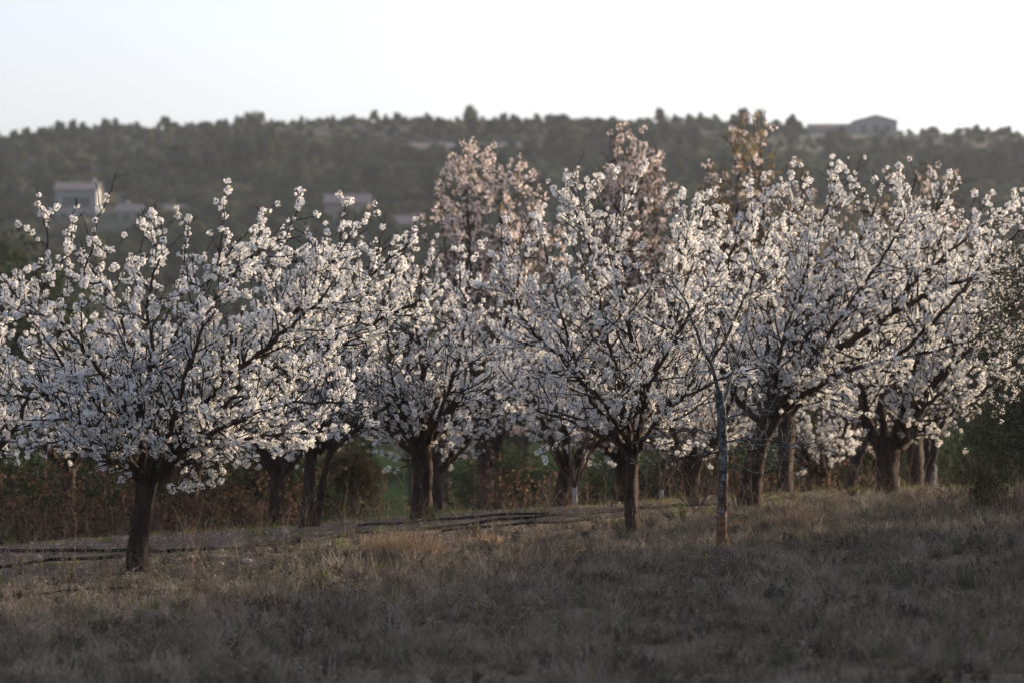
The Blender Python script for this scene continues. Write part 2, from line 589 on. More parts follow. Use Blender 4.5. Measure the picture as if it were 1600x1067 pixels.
# ------------------------------------------------------------------ blossom trees
class Tree:
    def __init__(self, seed):
        self.g = np.random.default_rng(seed)
        self.limbs = []        # list of dict(path, rad, branches=[dict(paths)])
        self.cl = []           # (pos, scale)
        self.nodes = []        # all woody nodes: (pos, limb index)

    def grow(self, p, d, length, step=.09, wob=.14, up=.05, env=None, slack=1.1):
        g = self.g
        pts = [np.array(p)]
        d = unit(d)
        n = max(2, int(length / step))
        for i in range(n):
            d = unit(d + g.normal(0, wob, 3) + np.array((0, 0, up)))
            q = pts[-1] + d * step
            if env is not None and env(q) > slack and i > 1:
                break
            pts.append(q)
        return np.array(pts)

    def bloom(self, pts, rad, spacing, a=0.0, dens=1.0, off=.018):
        g = self.g
        seg = np.linalg.norm(np.diff(pts, axis=0), axis=1)
        s = np.concatenate([[0], np.cumsum(seg)])
        L = s[-1]
        t = a * L
        ph = g.uniform(0, 6.3)
        fq = g.uniform(5, 9)
        while t < L + .01:
            if g.random() < dens * (.55 + .7 * math.sin(ph + fq * t)):
                i = min(np.searchsorted(s, t), len(pts) - 1)
                p = np.array([np.interp(t, s, pts[:, k]) for k in range(3)])
                r = rad[min(i, len(rad) - 1)]
                k = 1 if g.random() < .85 else 2
                for _ in range(k):
                    v = unit(g.normal(0, 1, 3) + np.array((0, 0, .25)))
                    self.cl.append((p + v * (r + off), g.uniform(.56, .94) + .34 * g.random() ** 3))
            t += spacing * g.uniform(.7, 1.4)

    def branch(self, p, d, L, r, env, li, up=.05, tert=1.0, bl=1.0, wob=.11, slack=1.1, start=.12, pts=None):
        g = self.g
        if pts is None:
            pts = self.grow(p, d, L, .085, wob, up, env, slack)
        if len(pts) < 3:
            return None
        rr = np.linspace(r, max(.0052, r * .3), len(pts))
        paths = [(pts, rr)]
        self.bloom(pts, rr, .092, start, bl)
        i = 2
        while i < len(pts) - 1 and tert > 0:
            T = unit(pts[min(i + 1, len(pts) - 1)] - pts[i - 1])
            dd = T * .65 + perp(T, g) * .85 + np.array((0, 0, .28))
            l2 = g.uniform(.10, .46) * (1.15 - .5 * i / len(pts))
            q = self.grow(pts[i], dd, l2, .06, .13, up, env, slack + .1)
            if len(q) > 2:
                r2 = np.linspace(min(.0075, rr[i] * .8), .0042, len(q))
                paths.append((q, r2))
                self.bloom(q, r2, .09, .15, bl)
            i += max(1, int(g.integers(1, 4) / tert))
        b = dict(paths=paths)
        self.limbs[li]['branches'].append(b)
        for q in pts:
            self.nodes.append((q, li))
        return b

    def limb(self, path, r0, r1, env, sub=.2, bl=1.0, tert=1.0, blen=1.0, from_=.15):
        g = self.g
        path = np.asarray(path, float)
        # resample with a little waviness
        s = np.concatenate([[0], np.cumsum(np.linalg.norm(np.diff(path, axis=0), axis=1))])
        n = max(6, int(s[-1] / .09))
        t = np.linspace(0, s[-1], n)
        P = np.stack([np.interp(t, s, path[:, k]) for k in range(3)], 1)
        for _ in range(3):
            P[1:-1] = (P[:-2] + 2 * P[1:-1] + P[2:]) / 4
        P[1:-1] += g.normal(0, .011, (n - 2, 3))
        rr = r1 + (r0 - r1) * (1 - np.linspace(0, 1, n)) ** 1.25
        li = len(self.limbs)
        self.limbs.append(dict(path=P, rad=rr, branches=[]))
        for q in P[2:]:
            self.nodes.append((q, li))
        L = s[-1]
        x = from_ * L
        while x < L:
            i = min(n - 1, int(x / L * n))
            T = unit(P[min(i + 1, n - 1)] - P[i - 1])
            dd = T * g.uniform(.3, 1.0) + perp(T, g) * .9 + np.array((0, 0, g.uniform(-.25, .4)))
            ln = g.uniform(.45, 1.2) * (1.1 - .45 * x / L) * blen
            self.branch(P[i], dd, ln, min(rr[i] * .55, .017), env, li, .05, tert, bl)
            x += sub * .46 * g.uniform(.55, 1.45)
        # the limb runs on as a leading shoot
        self.branch(P[-1], P[-1] - P[-3], .5 * blen, r1, env, li, .03, tert, bl, slack=1.25, start=0)
        late = P[int(n * .5):]
        self.bloom(late, rr[int(n * .5):], .07, 0, bl * .8, .02)
        return li

    def shoot(self, pts, r=.012):
        """a long upright shoot that starts on the nearest wood"""
        pts = np.asarray(pts, float)
        P = np.array([q for q, _ in self.nodes])
        k = int(np.argmin(np.linalg.norm(P - pts[0], axis=1) + 2 * np.clip(P[:, 2] - pts[0][2], 0, 9)))
        path = np.concatenate([[P[k]], pts])
        s = np.concatenate([[0], np.cumsum(np.linalg.norm(np.diff(path, axis=0), axis=1))])
        n = max(5, int(s[-1] / .08))
        t = np.linspace(0, s[-1], n)
        q = np.stack([np.interp(t, s, path[:, j]) for j in range(3)], 1)
        q[1:-1] = (q[:-2] + 2 * q[1:-1] + q[2:]) / 4
        q[1:-1] += self.g.normal(0, .012, (n - 2, 3))
        self.branch(None, None, 0, r, None, self.nodes[k][1], 0, .8, 2.2, pts=q, start=.15)


def trunk_mesh(mb, path, r0, r1, g, sides=16, flare=1.5):
    path = np.asarray(path, float)
    s = np.concatenate([[0], np.cumsum(np.linalg.norm(np.diff(path, axis=0), axis=1))])
    n = max(8, int(s[-1] / .055))
    t = np.linspace(0, s[-1], n)
    P = np.stack([np.interp(t, s, path[:, k]) for k in range(3)], 1)
    for _ in range(4):
        P[1:-1] = (P[:-2] + 2 * P[1:-1] + P[2:]) / 4
    u = np.linspace(0, 1, n)
    rad = r0 + (r1 - r0) * u
    ph = g.uniform(0, 6.3, 6)

    def lump(i, ang):
        fl = (flare - 1) * math.exp(-t[i] / .16)
        top = .16 * max(0, u[i] - .75) / .25
        return (1 + fl * (1 + .35 * np.cos(5 * ang + ph[0])) + .07 * np.cos(3 * ang + ph[1] + 1.5 * u[i]) + .045 * np.cos(7 * ang + ph[2] - 3 * u[i])
                + .04 * np.cos(2 * ang + ph[3] + t[i] * 6) + top + .045 * g.normal(size=len(ang)) + .06 * np.maximum(0, np.cos(11 * ang + ph[4] + .6 * np.sin(t[i] * 5))))
    mb.tube(P, rad, sides, True, 0, lump)


NVIEW = 300


def pick_front(cl, base, cap):
    """the flower clusters that show largest: nearest the camera and inside the frame"""
    P = np.array([c[0] for c in cl]) + base
    px = P[:, 0] / P[:, 1] * FPX + 800
    ok = (px > 5) & (px < 1595)
    key = np.where(ok, P[:, 1], 1e6)
    order = np.argsort(key)[:cap]
    return set(int(i) for i in order if ok[i])


def assemble(T, name, base, trunks, label, group, cap=NVIEW, fine=True, barkm='bark', twigm='twig', clust=CLUST, wts=None, cat='tree'):
    g = T.g
    root = empty(name, base)
    tag(root, label, cat, group)
    for (path, r0, r1) in trunks:
        mb = MB()
        trunk_mesh(mb, path, r0, r1, g)
        mb.build('trunk', M[barkm], root)
    for lb in T.limbs:
        mb = MB()
        P, rr = lb['path'], lb['rad']
        ph = g.uniform(0, 6.3)
        mb.tube(P, rr, 9, True, 0, lambda i, ang: 1 + .08 * np.cos(2 * ang + ph + i * .4) + .05 * g.normal(size=len(ang)))
        if not fine:
            for b in lb['branches']:
                for q, r in b['paths']:
                    mb.tube(q, r, 4, False)
        lo = mb.build('limb', [M[barkm], M[twigm]], root)
        if fine:
            for b in lb['branches']:
                m2 = MB()
                for k, (q, r) in enumerate(b['paths']):
                    m2.tube(q, r, 5 if k == 0 else 4, False)
                m2.build('branch', M[twigm], lo)
    cl = T.cl
    front = pick_front(cl, np.array(base), cap) if cap else set()
    n = len(cl)
    rots = g.uniform(0, 2 * PI, (n, 3))
    if wts is None:
        idx = g.integers(0, len(clust), n)
    else:
        idx = g.choice(len(clust), n, p=wts)
    keep = [i for i in range(n) if i not in front]
    scatter('blossoms', [cl[i][0] for i in keep], rots[keep], [cl[i][1] for i in keep], idx[keep], clust, root)
    for i in front:
        o = bpy.data.objects.new('blossom_cluster', clust[int(idx[i])].data)
        COL.objects.link(o)
        o.parent = root
        o.location = cl[i][0]
        o.rotation_euler = rots[i]
        s = cl[i][1]
        o.scale = (s, s, s)
    print(name, label[:40], 'clusters', n, 'limbs', len(T.limbs), 'branches', sum(len(l['branches']) for l in T.limbs))
    return root


def ell(c, r):
    c, r = np.array(c), np.array(r)
    return lambda p: float((((np.asarray(p) - c) / r) ** 2).sum())


def px_path(pts, D, base):
    """photo points with a depth offset each -> tree coordinates"""
    return np.array([at(p[0], p[1], D + (p[2] if len(p) > 2 else 0)) - base for p in pts])


def cherry(seed, D, bpx, trunk_px, r0, r1, limbs, env_px, shoots, label, group, cap=NVIEW, sub=.2, bl=1.0, extra=(), tert=1.0):
    b = at(bpx, 0, D)
    base = np.array((b[0], D, hz1(b[0], D)))
    T = Tree(seed)
    k = FPX / D
    c = at(env_px[0], env_px[1], D + env_px[4]) - base
    env = ell(c, (env_px[2] / k, env_px[5], env_px[3] / k))
    for lp in limbs:
        r = lp[0] * .74
        T.limb(px_path(lp[1], D, base), r, r * .2 + .004, env, sub, bl, tert)
    for sp in shoots:
        T.shoot(px_path(sp, D, base))
    tr = []
    for tp, a, bb in [(trunk_px, r0, r1)] + list(extra):
        p = px_path(tp, D, base)
        p[0][2] = min(p[0][2], -.12)
        tr.append((p, a * .7, bb * .7))
    return assemble(T, 'cherry_tree', base, tr, label, group, cap)


GR = 'white blossoming cherry trees of the orchard'
# the broad tree at the left
cherry(101, 40, 215, [(212, 915), (214, 870), (222, 810), (230, 758), (234, 738)], .155, .135, [
    (.082, [(234, 752, 0), (257, 738, -.1), (289, 701, -.25), (315, 660, -.4), (331, 612, -.5), (352, 583, -.6), (400, 560, -.7), (440, 522, -.8), (500, 470, -.8)]),
    (.070, [(240, 760, .1), (275, 730, .3), (330, 690, .5), (400, 645, .7), (445, 600, .8), (500, 560, .8), (560, 515, .9), (640, 478, .9), (680, 455, .9)]),
    (.062, [(226, 750, 0), (219, 700, -.2), (218, 654, -.3), (205, 618, -.4), (189, 608, -.5), (157, 578, -.7), (120, 530, -.8), (80, 480, -.9)]),
    (.060, [(220, 755, 0), (193, 715, 0), (172, 680, .1), (140, 640, 0), (90, 628, -.2), (40, 622, -.3), (-10, 612, -.4)]),
    (.058, [(230, 745, .1), (243, 690, .3), (250, 620, .5), (260, 550, .6), (300, 480, .7), (340, 420, .7)]),
    (.055, [(226, 745, .1), (225, 680, .6), (215, 600, 1.0), (190, 500, 1.2), (150, 430, 1.2)]),
    (.060, [(236, 748, .1), (300, 690, .9), (380, 600, 1.4), (450, 500, 1.6), (540, 410, 1.7)]),
    (.050, [(236, 748, -.05), (290, 700, -.6), (370, 655, -1.2), (450, 630, -1.5), (540, 628, -1.7)]),
    (.048, [(224, 750, -.05), (185, 690, -.5), (120, 655, -1.0), (60, 655, -1.4)]),
    (.05, [(228, 748, .1), (170, 660, .8), (110, 560, 1.3), (70, 470, 1.4)]),
    (.05, [(232, 748, -.05), (270, 660, -.8), (300, 560, -1.2), (330, 470, -1.3), (400, 400, -1.3)]),
    (.045, [(238, 746, .1), (340, 690, 1.2), (440, 660, 1.8), (560, 640, 2.0)]),
    (.045, [(300, 690, -.3), (370, 610, -.2), (440, 530, 0), (500, 450, .2), (540, 380, .3)]),
    (.045, [(400, 640, .7), (470, 560, .9), (540, 480, 1.0), (600, 410, 1.0), (640, 380, 1.0)]),
    (.042, [(218, 654, -.3), (240, 560, -.5), (230, 470, -.6), (250, 400, -.6)]),
    (.040, [(172, 680, .1), (120, 600, .4), (70, 530, .5), (30, 470, .5)]),
    (.036, [(224, 752, 0), (170, 715, -.7), (110, 695, -1.2), (50, 700, -1.5)]),
    (.034, [(190, 715, 0), (150, 690, .8), (90, 690, 1.3), (20, 690, 1.5)]),
    (.036, [(290, 705, -.2), (350, 690, -.7), (430, 680, -1.0), (520, 670, -1.2)]),
], (335, 520, 378, 215, .1, 2.3), [
    [(75, 420, -.8), (72, 355, -.8), (58, 297, -.8)], [(130, 440, .9), (150, 355, .9), (182, 268, .9)], [(335, 440, .6), (347, 370, .6), (355, 286, .6)],
    [(425, 420, .9), (455, 350, .9), (472, 294, .9)], [(520, 410, 1.2), (545, 312, 1.2)], [(620, 420, 1.0), (652, 340, 1.0)], [(285, 440, .2), (296, 335, .2)],
    [(405, 400, .1), (408, 322, .1)], [(105, 400, .2), (120, 310, .2)], [(590, 400, .6), (604, 330, .6)], [(215, 440, -.3), (228, 350, -.3)], [(660, 430, .9), (690, 392, .9)],
    [(270, 765, -.1), (318, 715, -.2), (332, 768, -.2)], [(262, 768, -.1), (300, 762, -.1), (328, 760, -.1)], [(320, 712, -.2), (352, 735, -.2), (345, 750, -.2)]],
    'broad white cherry tree on a thick dark trunk alone among stones, limbs spreading wide', GR, sub=.19)
# the vase-shaped tree beside the lichened sapling
cherry(103, 45, 988, [(990, 848), (986, 800), (985, 750), (990, 706), (990, 690)], .105, .088, [
    (.050, [(984, 708, 0), (960, 672, -.2), (930, 635, -.3), (908, 595, -.4), (875, 555, -.5), (830, 520, -.5), (808, 480, -.5), (792, 400, -.4)]),
    (.050, [(986, 700, 0), (975, 640, .1), (960, 570, .2), (945, 510, .2), (930, 440, .3), (915, 370, .3), (897, 320, .3)]),
    (.055, [(994, 700, 0), (1008, 640, -.2), (1008, 590, -.3), (1002, 560, -.3), (985, 535, -.4), (978, 490, -.4), (965, 430, -.4), (962, 360, -.3)]),
    (.042, [(1008, 600, -.3), (1030, 560, -.4), (1045, 530, -.4), (1048, 480, -.4), (1060, 420, -.4), (1080, 350, -.4)]),
    (.048, [(996, 704, 0), (1030, 650, .4), (1080, 600, .6), (1130, 540, .7), (1170, 450, .8), (1195, 380, .8)]),
    (.044, [(996, 704, -.05), (1022, 660, -.5), (1060, 625, -.9), (1110, 600, -1.1), (1160, 580, -1.2)]),
    (.044, [(986, 706, .05), (940, 680, .3), (890, 655, .6), (830, 640, .8), (800, 600, .9)]),
    (.046, [(990, 700, .05), (985, 640, .8), (960, 560, 1.2), (930, 480, 1.4), (900, 400, 1.5)]),
    (.042, [(992, 700, .05), (1020, 610, .9), (1050, 520, 1.3), (1080, 420, 1.4), (1100, 340, 1.4)]),
    (.042, [(988, 704, -.05), (950, 640, -.7), (900, 570, -1.2), (870, 470, -1.3), (855, 400, -1.3)]),
    (.040, [(992, 700, -.05), (1015, 600, -.8), (1060, 520, -1.3), (1110, 440, -1.4), (1140, 380, -1.4)]),
], (1000, 472, 248, 228, .1, 1.85), [
    [(785, 400, -.4), (783, 345, -.4)], [(890, 330, .3), (887, 266, .3)], [(970, 380, -.3), (975, 300, -.3), (958, 262, -.3)], [(975, 330, -.3), (1010, 250, -.3)],
    [(1060, 400, -.4), (1065, 300, -.4)], [(1090, 370, .9), (1105, 288, .9)], [(1180, 380, .8), (1172, 290, .8)], [(840, 400, -.6), (838, 335, -.6)],
    [(905, 660, -.3), (870, 690, -.4), (838, 708, -.4)], [(1010, 690, -.1), (1045, 705, -.2), (1075, 712, -.2)], [(1030, 690, -.3), (1080, 690, -.4), (1112, 705, -.4)]],
    'white cherry tree on a slim straight trunk beside the lichened bare sapling', GR, sub=.19)
# the leaning tree behind it
cherry(105, 51, 1178, [(1172, 800), (1174, 745), (1186, 690), (1202, 655), (1210, 645)], .20, .165, [
    (.10, [(1200, 662, 0), (1245, 602, -.2), (1290, 560, -.3), (1350, 520, -.4), (1420, 475, -.5), (1500, 440, -.6), (1580, 420, -.6)]),
    (.060, [(1196, 668, 0), (1150, 625, -.2), (1118, 560, -.3), (1120, 500, -.3), (1133, 455, -.3), (1142, 400, -.3), (1165, 330, -.2)]),
    (.062, [(1204, 660, 0), (1260, 612, -.5), (1330, 575, -1.0), (1400, 560, -1.3), (1480, 545, -1.5), (1540, 520, -1.5)]),
    (.060, [(1202, 655, 0), (1240, 560, .3), (1290, 480, .4), (1335, 400, .4), (1365, 330, .4)]),
    (.058, [(1204, 655, 0), (1260, 565, .6), (1335, 480, .9), (1420, 390, 1.0), (1470, 320, 1.0)]),
    (.055, [(1198, 655, 0), (1195, 560, .5), (1205, 470, .8), (1225, 380, .9), (1245, 310, .9)]),
    (.055, [(1204, 655, 0), (1270, 560, -.7), (1330, 470, -1.2), (1390, 390, -1.4), (1420, 320, -1.4)]),
    (.052, [(1206, 658, 0), (1300, 590, 1.1), (1400, 520, 1.6), (1500, 470, 1.8)]),
    (.05, [(1200, 655, 0), (1215, 570, -.8), (1240, 470, -1.3), (1275, 380, -1.5)]),
    (.05, [(1198, 660, 0), (1160, 580, .8), (1120, 480, 1.2), (1090, 390, 1.3)]),
    (.045, [(1350, 520, -.4), (1430, 440, -.2), (1510, 370, 0), (1580, 320, .1)]),
    (.042, [(1240, 560, .3), (1250, 470, .2), (1270, 380, .1), (1300, 310, .1)]),
    (.042, [(1400, 560, -1.3), (1480, 480, -1.4), (1550, 400, -1.5), (1610, 350, -1.5)]),
], (1330, 438, 295, 226, .1, 2.2), [
    [(1340, 330, .4), (1330, 285, .4), (1350, 244, .4)], [(1460, 330, 1.0), (1488, 266, 1.0)], [(1255, 330, .9), (1252, 256, .9)], [(1190, 340, -.2), (1200, 268, -.2)],
    [(1290, 350, .3), (1300, 270, .3)], [(1410, 340, -1.2), (1405, 280, -1.2)], [(1510, 380, 0), (1545, 305, 0)], [(1570, 370, .3), (1590, 298, .3)], [(1225, 330, .4), (1218, 275, .4)]],
    'white cherry tree leaning sideways with a thick slanting limb, behind the lichened sapling', GR, sub=.19)
# the goblet tree at the right
cherry(107, 54.5, 1388, [(1390, 795), (1388, 760), (1386, 720), (1388, 695), (1390, 682)], .235, .225, [
    (.12, [(1378, 708, 0), (1355, 665, -.1), (1345, 610, -.2), (1338, 560, -.2), (1310, 500, -.3), (1270, 420, -.3)]),
    (.080, [(1384, 700, 0), (1375, 640, .2), (1382, 600, .3), (1390, 540, .3), (1380, 460, .3), (1370, 380, .3)]),
    (.12, [(1400, 700, 0), (1425, 655, -.1), (1450, 612, -.2), (1480, 570, -.2), (1520, 500, -.3), (1560, 420, -.3)]),
    (.075, [(1395, 695, 0), (1410, 640, -.2), (1424, 600, -.3), (1440, 520, -.3), (1450, 440, -.3), (1470, 370, -.3)]),
    (.06, [(1404, 705, 0), (1440, 668, .5), (1500, 640, .9), (1560, 610, 1.0), (1630, 560, 1.0)]),
    (.06, [(1385, 700, 0), (1350, 650, .8), (1310, 600, 1.3), (1260, 560, 1.5)]),
    (.06, [(1395, 700, 0), (1440, 640, -.8), (1500, 590, -1.3), (1570, 540, -1.5)]),
    (.055, [(1390, 700, 0), (1420, 600, 1.2), (1480, 500, 1.6), (1540, 400, 1.7)]),
    (.050, [(1450, 612, -.2), (1500, 560, -.5), (1560, 500, -.8), (1620, 430, -.9), (1640, 370, -.9)]),
    (.045, [(1500, 640, .9), (1560, 590, .5), (1620, 530, .3), (1660, 470, .3)]),
], (1460, 470, 265, 215, .1, 2.1), [
    [(1560, 400, -.3), (1590, 300, -.3)], [(1510, 420, .5), (1530, 330, .5)], [(1480, 640, .4), (1505, 690, .4), (1512, 708, .4)], [(1450, 650, .5), (1465, 700, .5)]],
    'white cherry tree with a thick smooth trunk opening into a goblet of limbs', GR, sub=.2)
# the tree on the crest in the middle
cherry(109, 50, 660, [(657, 828), (658, 790), (661, 740), (657, 700), (657, 682)], .185, .175, [
    (.10, [(650, 706, 0), (636, 668, 0), (628, 610, .1), (640, 545, .1), (655, 470, .1)]),
    (.075, [(659, 696, 0), (662, 640, -.2), (658, 560, -.3), (645, 480, -.3), (630, 430, -.3)]),
    (.085, [(668, 694, 0), (700, 645, -.1), (740, 592, -.2), (780, 535, -.2), (800, 480, -.2), (812, 430, -.2)]),
    (.060, [(668, 700, 0), (720, 655, .6), (770, 620, 1.0), (820, 600, 1.2)]),
    (.060, [(660, 696, 0), (690, 600, .8), (720, 500, 1.1), (735, 430, 1.2)]),
    (.055, [(654, 700, 0), (610, 650, .6), (580, 590, 1.0), (570, 520, 1.1)]),
    (.055, [(662, 700, 0), (690, 640, -.8), (715, 570, -1.3), (730, 500, -1.4), (720, 440, -1.4)]),
    (.05, [(652, 700, 0), (630, 650, -.7), (610, 590, -1.2), (605, 510, -1.3)]),
], (695, 535, 172, 190, .1, 1.6), [
    [(668, 690, -.2), (700, 700, -.3), (690, 728, -.3)], [(720, 440, .5), (725, 392, .5)], [(680, 450, 0), (690, 400, 0)], [(770, 450, 0), (775, 400, 0)]],
    'white cherry tree on the bank edge with a stout grooved trunk and heavy forked limb', GR, sub=.2)
# the two-stemmed tree left of it
cherry(111, 49, 482, [(478, 840), (480, 800), (484, 745), (486, 705), (486, 690)], .105, .11, [
    (.065, [(484, 706, 0), (470, 660, 0), (460, 600, .1), (455, 520, .1), (450, 450, .1)]),
    (.07, [(514, 702, .05), (530, 650, -.1), (560, 580, -.2), (590, 510, -.2), (610, 440, -.2)]),
    (.06, [(492, 706, 0), (505, 640, .5), (530, 540, .8), (550, 450, .9), (560, 400, .9)]),
    (.05, [(516, 706, 0), (560, 670, .6), (610, 630, 1.0), (660, 590, 1.1)]),
    (.05, [(484, 706, 0), (440, 650, .6), (390, 600, .9), (350, 540, 1.0)]),
    (.05, [(500, 706, 0), (525, 650, -.8), (550, 590, -1.2), (590, 540, -1.4)]),
    (.045, [(486, 706, 0), (470, 650, -.7), (440, 590, -1.1), (420, 520, -1.2)]),
], (525, 545, 175, 190, .1, 1.6), [],
    'two-stemmed white cherry tree, one slim stem slanting off its darker trunk', GR, sub=.2,
    extra=[([(492, 838), (498, 790), (508, 740), (518, 700), (521, 688)], .06, .065)])
# the tree whose limbs reach in at the left edge
cherry(113, 43, -95, [(-96, 920), (-94, 850), (-90, 780), (-84, 745)], .15, .13, [
    (.08, [(-82, 755, 0), (-40, 720, 0), (5, 695, 0), (30, 660, -.1), (50, 600, -.2)]),
    (.06, [(-86, 750, 0), (-60, 680, .4), (-30, 600, .6), (0, 520, .7), (10, 450, .7)]),
    (.06, [(-90, 750, 0), (-130, 680, 0), (-180, 600, 0), (-220, 520, 0)]),
    (.055, [(-86, 750, 0), (-70, 650, -.5), (-60, 560, -.8), (-40, 480, -.9)]),
    (.05, [(-84, 752, 0), (-30, 690, .9), (40, 650, 1.3), (100, 620, 1.5)]),
], (-60, 570, 190, 160, .1, 1.9), [[(5, 500, .6), (8, 432, .6)], [(15, 700, 0), (5, 725, 0)]],
    'white cherry tree mostly out of sight, its limbs reaching in over the stony soil', GR, cap=160, sub=.21)


# rows behind: two kinds of tree, copied
def generic(seed, r0, height, spreadx, label, lean=0.0, n=7):
    T = Tree(seed)
    g = T.g
    fork = np.array((lean * .5, 0, height * .37))
    c = np.array((lean, 0, height * .70))
    env = ell(c, (spreadx, spreadx, height * .31))
    for i in range(n):
        a = i * 2 * PI / n + g.uniform(-.3, .3)
        el = g.uniform(.25, 1.15)
        tgt = c + np.array((math.cos(a) * spreadx * math.cos(el), math.sin(a) * spreadx * math.cos(el), height * .30 * math.sin(el)))
        mid = fork + (tgt - fork) * .45 + np.array((math.cos(a) * .15, math.sin(a) * .15, -.12))
        T.limb([fork - np.array((0, 0, .06)), fork + (mid - fork) * .3, mid, tgt], r0 * .55, .014, env, .21)
    p = [(0, 0, -.15), (.02, 0, height * .12), (lean * .4, .02, height * .3), (fork[0], fork[1], fork[2] + .04)]
    return assemble(T, 'cherry_tree', (0, 0, 0), [(p, r0, r0 * .88)], label, GR, 0, False)


ROW = [  # px, distance, kind, rotation, scale, label
    (430, 57.5, 0, .4, .95, 'dark-trunked white cherry tree below the bank, right behind the two-stemmed tree'),
    (702, 56.0, 1, 2.2, .95, 'leaning white cherry tree below the bank, right behind the stout grooved trunk'),
    (850, 61.0, 1, .15, 1.0, 'white cherry tree with low dark slanting trunk behind the whitewashed young trees'),
    (975, 63.0, 0, 2.0, 1.0, 'blurred white cherry tree below the bank, behind the slim straight trunk'),
    (1085, 60.0, 0, 3.4, .95, 'white cherry tree below the bank behind the twiggy bare bushes'),
    (1225, 58.5, 0, 5.1, 1.0, 'white cherry tree directly behind the leaning cherry tree'),
    (1316, 64.0, 1, 3.3, .9, 'thin dark-stemmed white cherry tree between the leaning tree and the goblet tree'),
    (1430, 60.5, 0, 1.1, 1.05, 'white cherry tree whose trunk slants out just behind the goblet tree'),
    (280, 61.0, 1, 5.5, 1.0, 'white cherry tree behind the reddish bramble hedge'),
    (110, 63.0, 0, 2.9, .95, 'white cherry tree farthest along the reddish bramble hedge'),
]
proto = [generic(201, .125, 4.5, 1.9, 'x', .1), generic(202, .115, 4.4, 2.0, 'x', .75)]
used = [False, False]
for px, D, k, rz, s, lab in ROW:
    o = proto[k] if not used[k] else copy_tree(proto[k])
    used[k] = True
    x = (px - 800) / FPX * D
    o.location = (x, D, hz1(x, D) - .02)
    o.rotation_euler = (0, 0, rz)
    o.scale = (s, s, s)
    o['label'] = lab
# the orchard goes on to the right of the frame, where it shades the foreground
for i, (x, y, k, rz, s) in enumerate([(9.6, 39, 0, .7, 1.1), (12.8, 42.5, 1, 2.1, 1.1), (14.0, 37, 0, 3.9, 1.1), (17, 46, 1, 5.0, 1.1), (18.5, 55.5, 0, 1.6, 1.0), (22, 59.5, 1, .9, 1.15), (25, 64, 0, 4.4, 1.1)]):
    o = copy_tree(proto[k])
    o.location = (x, y, hz1(x, y) - .02)
    o.rotation_euler = (0, 0, rz)
    o.scale = (s, s, s)
    o['label'] = 'white cherry tree farther along the orchard, past the dark evergreen bush'
    o['group'] = 'cherry trees past the evergreen bush'


# ------------------------------------------------------------------ almond trees behind
def almond(seed, H, W, label, group=None, pink=.5, n=8, dens=1.0):
    T = Tree(seed)
    g = T.g
    fork = np.array((0, 0, H * .2))
    c = np.array((0, 0, H * .62))
    env = ell(c, (W, W, H * .42))
    for i in range(n):
        a = i * 2 * PI / n + g.uniform(-.4, .4)
        el = g.uniform(.2, 1.4)
        tgt = c + np.array((math.cos(a) * W * math.cos(el) * .9, math.sin(a) * W * math.cos(el) * .9, H * .4 * math.sin(el)))
        mid = fork + (tgt - fork) * .4 + np.array((math.cos(a) * .2, math.sin(a) * .2, 0))
        T.limb([fork - np.array((0, 0, .1)), mid, tgt], .07, .01, env, .34, dens * .44, .8, 1.9)
    return assemble(T, 'almond_tree', (0, 0, 0), [([(0, 0, -.2), (.03, 0, H * .1), (0, 0, fork[2] + .05)], .14, .12)], label, group, 0, False,
                    'abark', 'abark', ACLUST, [pink * .62, pink * .38, 1 - pink])


def place(o, px, D, s=1.0, rz=0.0, dz=-.03, label=None, group=None):
    x = (px - 800) / FPX * D
    o.location = (x, D, hz1(x, D) + dz)
    o.rotation_euler = (0, 0, rz)
    o.scale = (s, s, s)
    if label:
        o['label'] = label
    if group:
        o['group'] = group
    return o


GA = 'almond trees behind the orchard'
am = almond(301, 7.3, 1.6, 'pale pink almond tree in full flower, rounded, in front of the long low house', GA, .8, 9, 1.15)
place(am, 758, 72)
am2 = almond(302, 7.6, 1.1, 'tall narrow pink almond tree standing just behind the slim straight cherry', GA, .72, 8)
place(am2, 985, 74)
am3 = almond(303, 8.05, 1.4, 'brown-green almond tree past flowering whose tip rises above the ridge', GA, .22, 9)
place(am3, 1180, 76)
am4 = almond(304, 7.2, 1.8, 'sparse reddish almond tree below the ridge house, few flowers left', GA, .45, 8, .55)
place(am4, 1450, 76)
place(copy_tree(am4), 1330, 82, .97, 2.0, label='sparse reddish almond tree between the brown-green one and the ridge house', group=GA)
place(copy_tree(am2), 1075, 84, .78, 1.2, label='short faint almond tree in the gap beside the brown-green one', group=GA)
place(copy_tree(am), 642, 118, .62, 1.4, label='small pink almond tree standing on the far green meadow', group=GA)
place(copy_tree(am), 700, 125, .58, 3.1, label='small pink almond tree behind its twin on the far meadow', group=GA)


